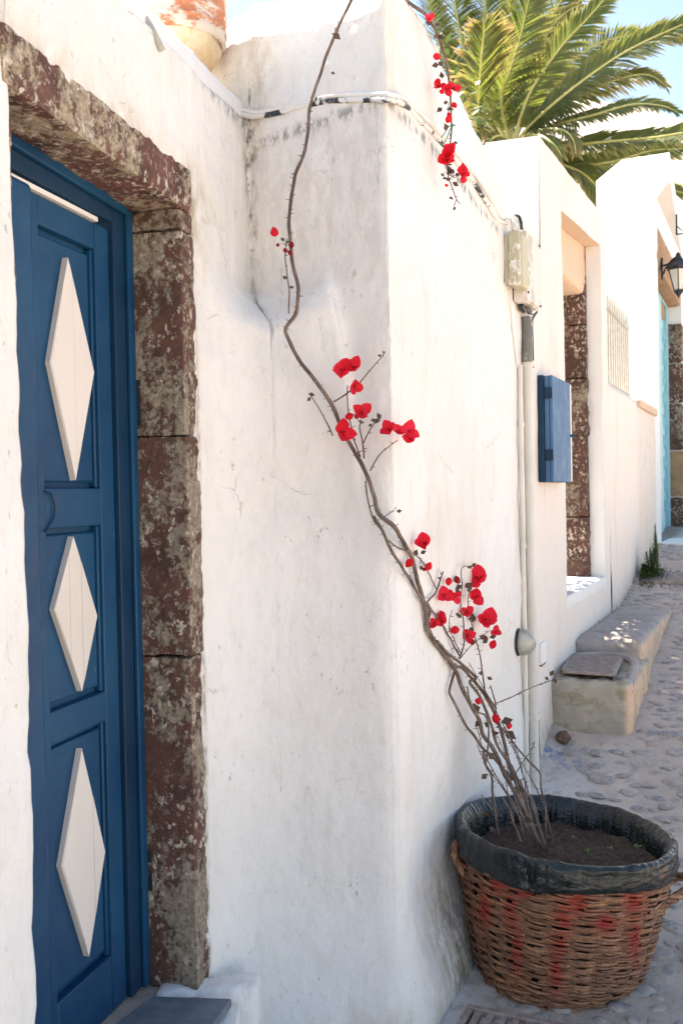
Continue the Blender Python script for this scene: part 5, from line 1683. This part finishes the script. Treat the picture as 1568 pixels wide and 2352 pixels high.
for e_ in range(7):        # extra thin shoots fanning out of the pot
    rg = random.Random(400 + e_)
    x0, y0 = 1206 + 11 * e_, 1940 + rg.uniform(-6, 6)
    hgt = rg.uniform(160, 420); dx = -.36 - .10 * rg.random()
    pts = [(x0 + dx * hgt * t + 12 * math.sin(t * 5 + e_) , y0 - hgt * t) for t in [k / 6 for k in range(7)]]
    stem(pts, .0034, .0012, bv, off=.05 + .012 * e_, thorns=1.4)
# side shoots in the flowering part
stem([c8(505, 425), c8(560, 390), c8(640, 330), c8(700, 260), c8(750, 200), c8(795, 152)], .0034, .0014, bv)
stem([c8(660, 740), c8(620, 640), c8(600, 540), c8(582, 440), c8(584, 330)], .0028, .0016, bv)
stem([c8(500, 620), c8(470, 550), c8(420, 460), c8(365, 372)], .0028, .0014, bv)
stem([c8(680, 750), c8(672, 660), c8(652, 565), c8(680, 540)], .0032, .0015, bv)
stem([c8(678, 660), c8(705, 600), c8(745, 540), c8(770, 520)], .0026, .0014, bv)
stem([c8(715, 820), c8(760, 740), c8(810, 690), c8(870, 645)], .0028, .0014, bv)
stem([c8(780, 1100), c8(820, 1070), c8(850, 1048)], .002, .0012, bv)
stem([c8(820, 1220), c8(880, 1265), c8(960, 1295), c8(1020, 1350), c8(1060, 1430), c8(1095, 1500)], .0030, .002, bv)
stem([c8(1045, 1660), c8(1035, 1590), c8(1090, 1520), c8(1120, 1440), c8(1133, 1400)], .0045, .0022, bv, off=.06)
stem([c8(1225, 1880), c8(1170, 1780), c8(1120, 1690), c8(1060, 1610)], .004, .0028, bv)
stem([c8(1225, 1900), c8(1252, 1820), c8(1250, 1700), c8(1235, 1600), c8(1240, 1480), c8(1241, 1380), c8(1290, 1368)], .0038, .0014, bv, off=.09)
stem([c4(230, 1560), c4(150, 1440), c8(1370, 2060), c8(1355, 1960), c8(1340, 1860), c8(1310, 1760), c8(1290, 1650), c8(1275, 1560), c8(1290, 1480)], .0040, .0016, bv, off=.10)
stem([c8(1230, 1900), c8(1290, 1830), c8(1360, 1770), c8(1400, 1740)], .0022, .0012, bv, off=.1)
stem([c8(1235, 1870), c8(1190, 1780), c8(1165, 1700), c8(1185, 1620)], .0024, .001, bv, off=.07)
stem([(663, 720), (664, 670), (658, 620), (655, 580), (658, 548)], .0026, .0015, bv, off=.055)
# flowers
def bract_pts(l, w, curl):
    V = []; nseg = 7
    for i in range(nseg):
        t = i / (nseg - 1)
        ww = w * (math.sin(math.pi * min(.97, t ** .8 * .93 + .05)) ** .8) if 0 < t < 1 else (0 if t else w * .12)
        z = curl * (t * t) * l
        for s in (-1, -.5, 0, .5, 1):
            V.append(Vector((s * ww, t * l, z + abs(s) * ww * .35 + .12 * ww * math.sin(s * 4 + t * 7))))
    Fs = []
    for i in range(nseg - 1):
        for k in range(4): Fs.append((i*5+k, i*5+k+1, (i+1)*5+k+1, (i+1)*5+k))
    return V, Fs
def flower(px, py, rpx, parent, off=.075, matl='bract', nb=3, seed=0, depth=None):
    rg = random.Random(seed)
    c = S(px, py, off) if depth is None else at(px, py, depth)
    r_ = rpx / F_PX * c.y * 1.5
    fac = (Vector((rg.uniform(-.5, .5), -1, rg.uniform(-.1, .7)))).normalized()
    q = fac.to_track_quat('Z', 'Y')
    cen = MB()
    for k in range(3):
        a = k * 2.1 + rg.random()
        b = c + q @ Vector((math.cos(a) * r_ * .08, math.sin(a) * r_ * .08, -r_ * .1)); e = c + q @ Vector((math.cos(a) * r_ * .16, math.sin(a) * r_ * .16, r_ * .28))
        cen.tube([b, e], [r_ * .05, r_ * .06], 5)
    fo = cen.build('flower', M['bract_d'], parent)
    a0 = rg.uniform(0, 6.28)
    for k in range(nb):
        V, Fs = bract_pts(r_ * rg.uniform(.95, 1.15), r_ * rg.uniform(.42, .54), rg.uniform(.0, .5))
        a = a0 + k * 2 * math.pi / nb + rg.uniform(-.25, .25)
        tilt = rg.uniform(.1, .8)
        Mx = q.to_matrix() @ Matrix.Rotation(a, 3, 'Z') @ Matrix.Rotation(tilt, 3, 'X')
        MB().add([c + Mx @ v for v in V], Fs).build('bract', M[matl], fo, sharp=0)
    return fo
def bud(px, py, rpx, parent, matl='bract_d', off=.07, depth=None):
    c = S(px, py, off) if depth is None else at(px, py, depth)
    r_ = rpx / F_PX * c.y * 1.1
    V = []; Fs = []; n_, m_ = 8, 6
    ax = Vector((rnd.gauss(0, .5), rnd.gauss(0, .3), rnd.uniform(-1, 1))).normalized(); q = ax.to_track_quat('Z', 'Y')
    for j in range(m_ + 1):
        t = j / m_
        for k in range(n_):
            a = 2 * math.pi * k / n_
            rr = r_ * .8 * math.sin(math.pi * min(.995, max(.03, t))) ** .75 * (1 + .12 * math.cos(3 * a))
            V.append(c + q @ Vector((rr * math.cos(a), rr * math.sin(a), (t - .5) * 2.1 * r_)))
    for j in range(m_):
        for k in range(n_): Fs.append((j*n_+k, j*n_+(k+1) % n_, (j+1)*n_+(k+1) % n_, (j+1)*n_+k))
    MB().add(V, Fs).build('bud', M[matl], parent)
def leaf(px, py, lpx, parent, off=.06, depth=None):
    c = S(px, py, off) if depth is None else at(px, py, depth)
    l = lpx / F_PX * c.y * 1.12
    mb = MB()
    leafquad(mb, c, Vector((rnd.uniform(-1, 1), rnd.uniform(-.6, .1), rnd.uniform(-.8, .8))), l, l * .36, Vector((rnd.uniform(-.5, .5), -1, rnd.uniform(-.3, .6))))
    mb.build('leaf', M['leaf'], parent)
FL = [(786, 853, 23), (814, 845, 19), (812, 888, 16), (830, 951, 19), (784, 995, 24), (896, 989, 18), (932, 995, 23), (944, 1010, 15), (915, 990, 14),
      (976, 1253, 21), (1100, 1329, 25), (1020, 1369, 16), (1044, 1369, 14), (1034, 1366, 10), (1090, 1373, 18), (1072, 1405, 13), (1016, 1427, 15), (998, 1433, 11), (1118, 1433, 25), (1112, 1422, 15), (1070, 1461, 17), (1138, 1451, 11), (1036, 1372, 12)]
for i, (x, y, r_) in enumerate(FL):
    flower(x, y, r_, bv, seed=i + 50, off=.085 + .004 * (i % 5), nb=3)
for x, y, r_ in [(802, 956, 10), (940, 1293, 11), (984, 1301, 10), (1014, 1413, 10), (1044, 1447, 11), (1132, 1481, 10), (1098, 1611, 9), (1138, 1651, 11), (1168, 1667, 8), (630, 532, 11), (1030, 1336, 9)]:
    bud(x, y, r_, bv, 'bract')
for x, y, r_ in [(1050, 1332, 9), (1084, 1475, 8), (1114, 1465, 6), (1072, 1345, 6), (670, 562, 7), (655, 574, 6), (638, 562, 5), (666, 580, 6), (974, 1308, 5), (818, 957, 6)]:
    bud(x, y, r_, bv, 'bract_d')
for x, y, l in [(1072, 1305, 14), (1082, 1302, 13), (1060, 1345, 18), (1068, 1350, 20), (1056, 1358, 15), (1078, 1362, 20), (1050, 1352, 14), (1086, 1430, 22), (1080, 1440, 18), (1092, 1425, 20), (1100, 1460, 16), (1108, 1478, 16), (1140, 1460, 16), (1120, 1470, 12), (1060, 1420, 14), (1046, 1408, 12),
        (868, 960, 17), (874, 963, 16), (862, 966, 14), (905, 1172, 14), (910, 1175, 12), (708, 905, 14), (714, 912, 12), (832, 970, 12), (846, 980, 10), (958, 1262, 16), (965, 1272, 14), (972, 1308, 13), (645, 545, 12), (655, 560, 14), (660, 640, 12), (664, 660, 10),
        (1098, 1640, 26), (1105, 1655, 20), (1085, 1560, 12), (1110, 1545, 14), (1118, 1555, 13), (1150, 1660, 26), (1160, 1678, 28), (1138, 1690, 24), (1124, 1670, 18), (1190, 1800, 30), (1175, 1808, 26), (1135, 1745, 22), (1105, 1790, 18), (1250, 1335 + 220, 12), (1262, 1553, 16), (1272, 1556, 14), (1284, 1548, 16),
        (782, 90, 22), (776, 76, 14), (722, 232, 12), (812, 1010, 10), (1202, 1880, 20), (1222, 1870, 16), (1116, 1875, 20), (1122, 1900, 16), (735, 228, 8), (1012, 1330, 8), (940, 1320, 8), (876, 818, 9), (884, 812, 8), (760, 165, 10)]:
    leaf(x, y, l, bv)
THORN.build('thorns', M['bark'], bv, kind='stuff')
# the hanging branch
THORN = MB()
hb0 = at(1029, 360, 3.08)
hb = thing('bougainvillea_branch', hb0, 'separate bougainvillea branch hanging over the wall top, tied with green wire', 'branch')
def hdep(py): return interp(py, [-40, 60, 200, 300, 480], [2.85, 2.92, 3.02, 3.03, 3.05])
HB = [c2(270, -50), c2(300, 0), c2(345, 35), c2(385, 65), c2(420, 115), c2(445, 160), c2(462, 220), c2(482, 280), c2(492, 360), c2(500, 440), c2(503, 520), c2(505, 600), c2(496, 680), c2(488, 750), c2(490, 810), c2(512, 870), c2(528, 915), c2(545, 935)]
C = smooth_line([at(x, y, hdep(y)) for x, y in HB], 5)
MB().tube(C, [.0052 - .004 * i / (len(C) - 1) for i in range(len(C))], 8).build('stem', M['bark'], hb)
for k in range(26):
    i = rnd.randrange(2, len(C) - 2); sx = rnd.choice([-1, 1])
    THORN.tube([C[i], C[i] + CR * sx * rnd.uniform(.008, .016) + Vector((0, 0, rnd.uniform(-.004, .008)))], [.0015, .0003], 4)
for pts in [[c2(528, 915), c2(518, 940), c2(512, 965)], [c2(490, 800), c2(520, 815), c2(548, 800)], [c2(490, 520), c2(492, 470)], [c2(480, 405), c2(462, 390)]]:
    MB().tube([at(x, y, hdep(y) - .005) for x, y in pts], [.0016, .0012, .0008][:len(pts)], 5).build('twig', M['bark'], hb)
THORN.build('thorns', M['bark'], hb, kind='stuff')
for i, (x, y, r_) in enumerate([(1029, 362, 19), (1036, 347, 16), (1062, 402, 15), (1058, 388, 10), (1026, 205, 13), (1040, 205, 13), (1006, 200, 12), (988, 47, 12), (1024, 372, 14)]):
    flower(x, y, r_, hb, seed=i + 90, depth=hdep(y) - .03)
for x, y, r_ in [(1003, 129, 9), (1007, 185, 6), (1043, 240, 7), (1030, 272, 9), (1064, 412, 9), (1030, 262, 5), (1025, 425, 4), (1014, 210, 6)]:
    bud(x, y, r_, hb, 'bract', depth=hdep(y) - .02)
for x, y, l in [(1016, 180, 16), (1008, 147, 16), (1018, 150, 14), (998, 90, 13), (1003, 82, 16), (1010, 76, 13), (1015, 246, 16), (1024, 250, 16), (1018, 236, 12), (1012, 248, 9), (1026, 300, 18), (1037, 326, 14), (1046, 330, 15), (1050, 326, 12), (1027, 395, 14), (1032, 390, 15), (1040, 394, 13), (1028, 408, 14), (1038, 418, 16), (1024, 414, 12), (1044, 403, 12), (1020, 404, 10), (1031, 452, 9), (1034, 454, 8), (1040, 482, 9), (992, 55, 16), (985, 40, 14), (1000, 60, 14), (1012, 196, 12), (1033, 380, 16), (1024, 384, 14), (1036, 186, 10)]:
    leaf(x, y, l, hb, depth=hdep(y) - .015)
tie = [c2(515, 575), c2(500, 590), c2(480, 640), c2(462, 664), c2(452, 658)], [c2(525, 575), c2(508, 572), c2(488, 585), c2(470, 615), c2(455, 632)], [c2(512, 568), c2(505, 600), c2(497, 625)]
tm = MB()
for pts in tie: tm.tube(smooth_line([at(x, y, hdep(y) - .012) for x, y in pts], 5), .0016, 5)
tag(tm.build('wire_tie', M['tie']), 'green garden wire twisted round the hanging branch', 'wire')
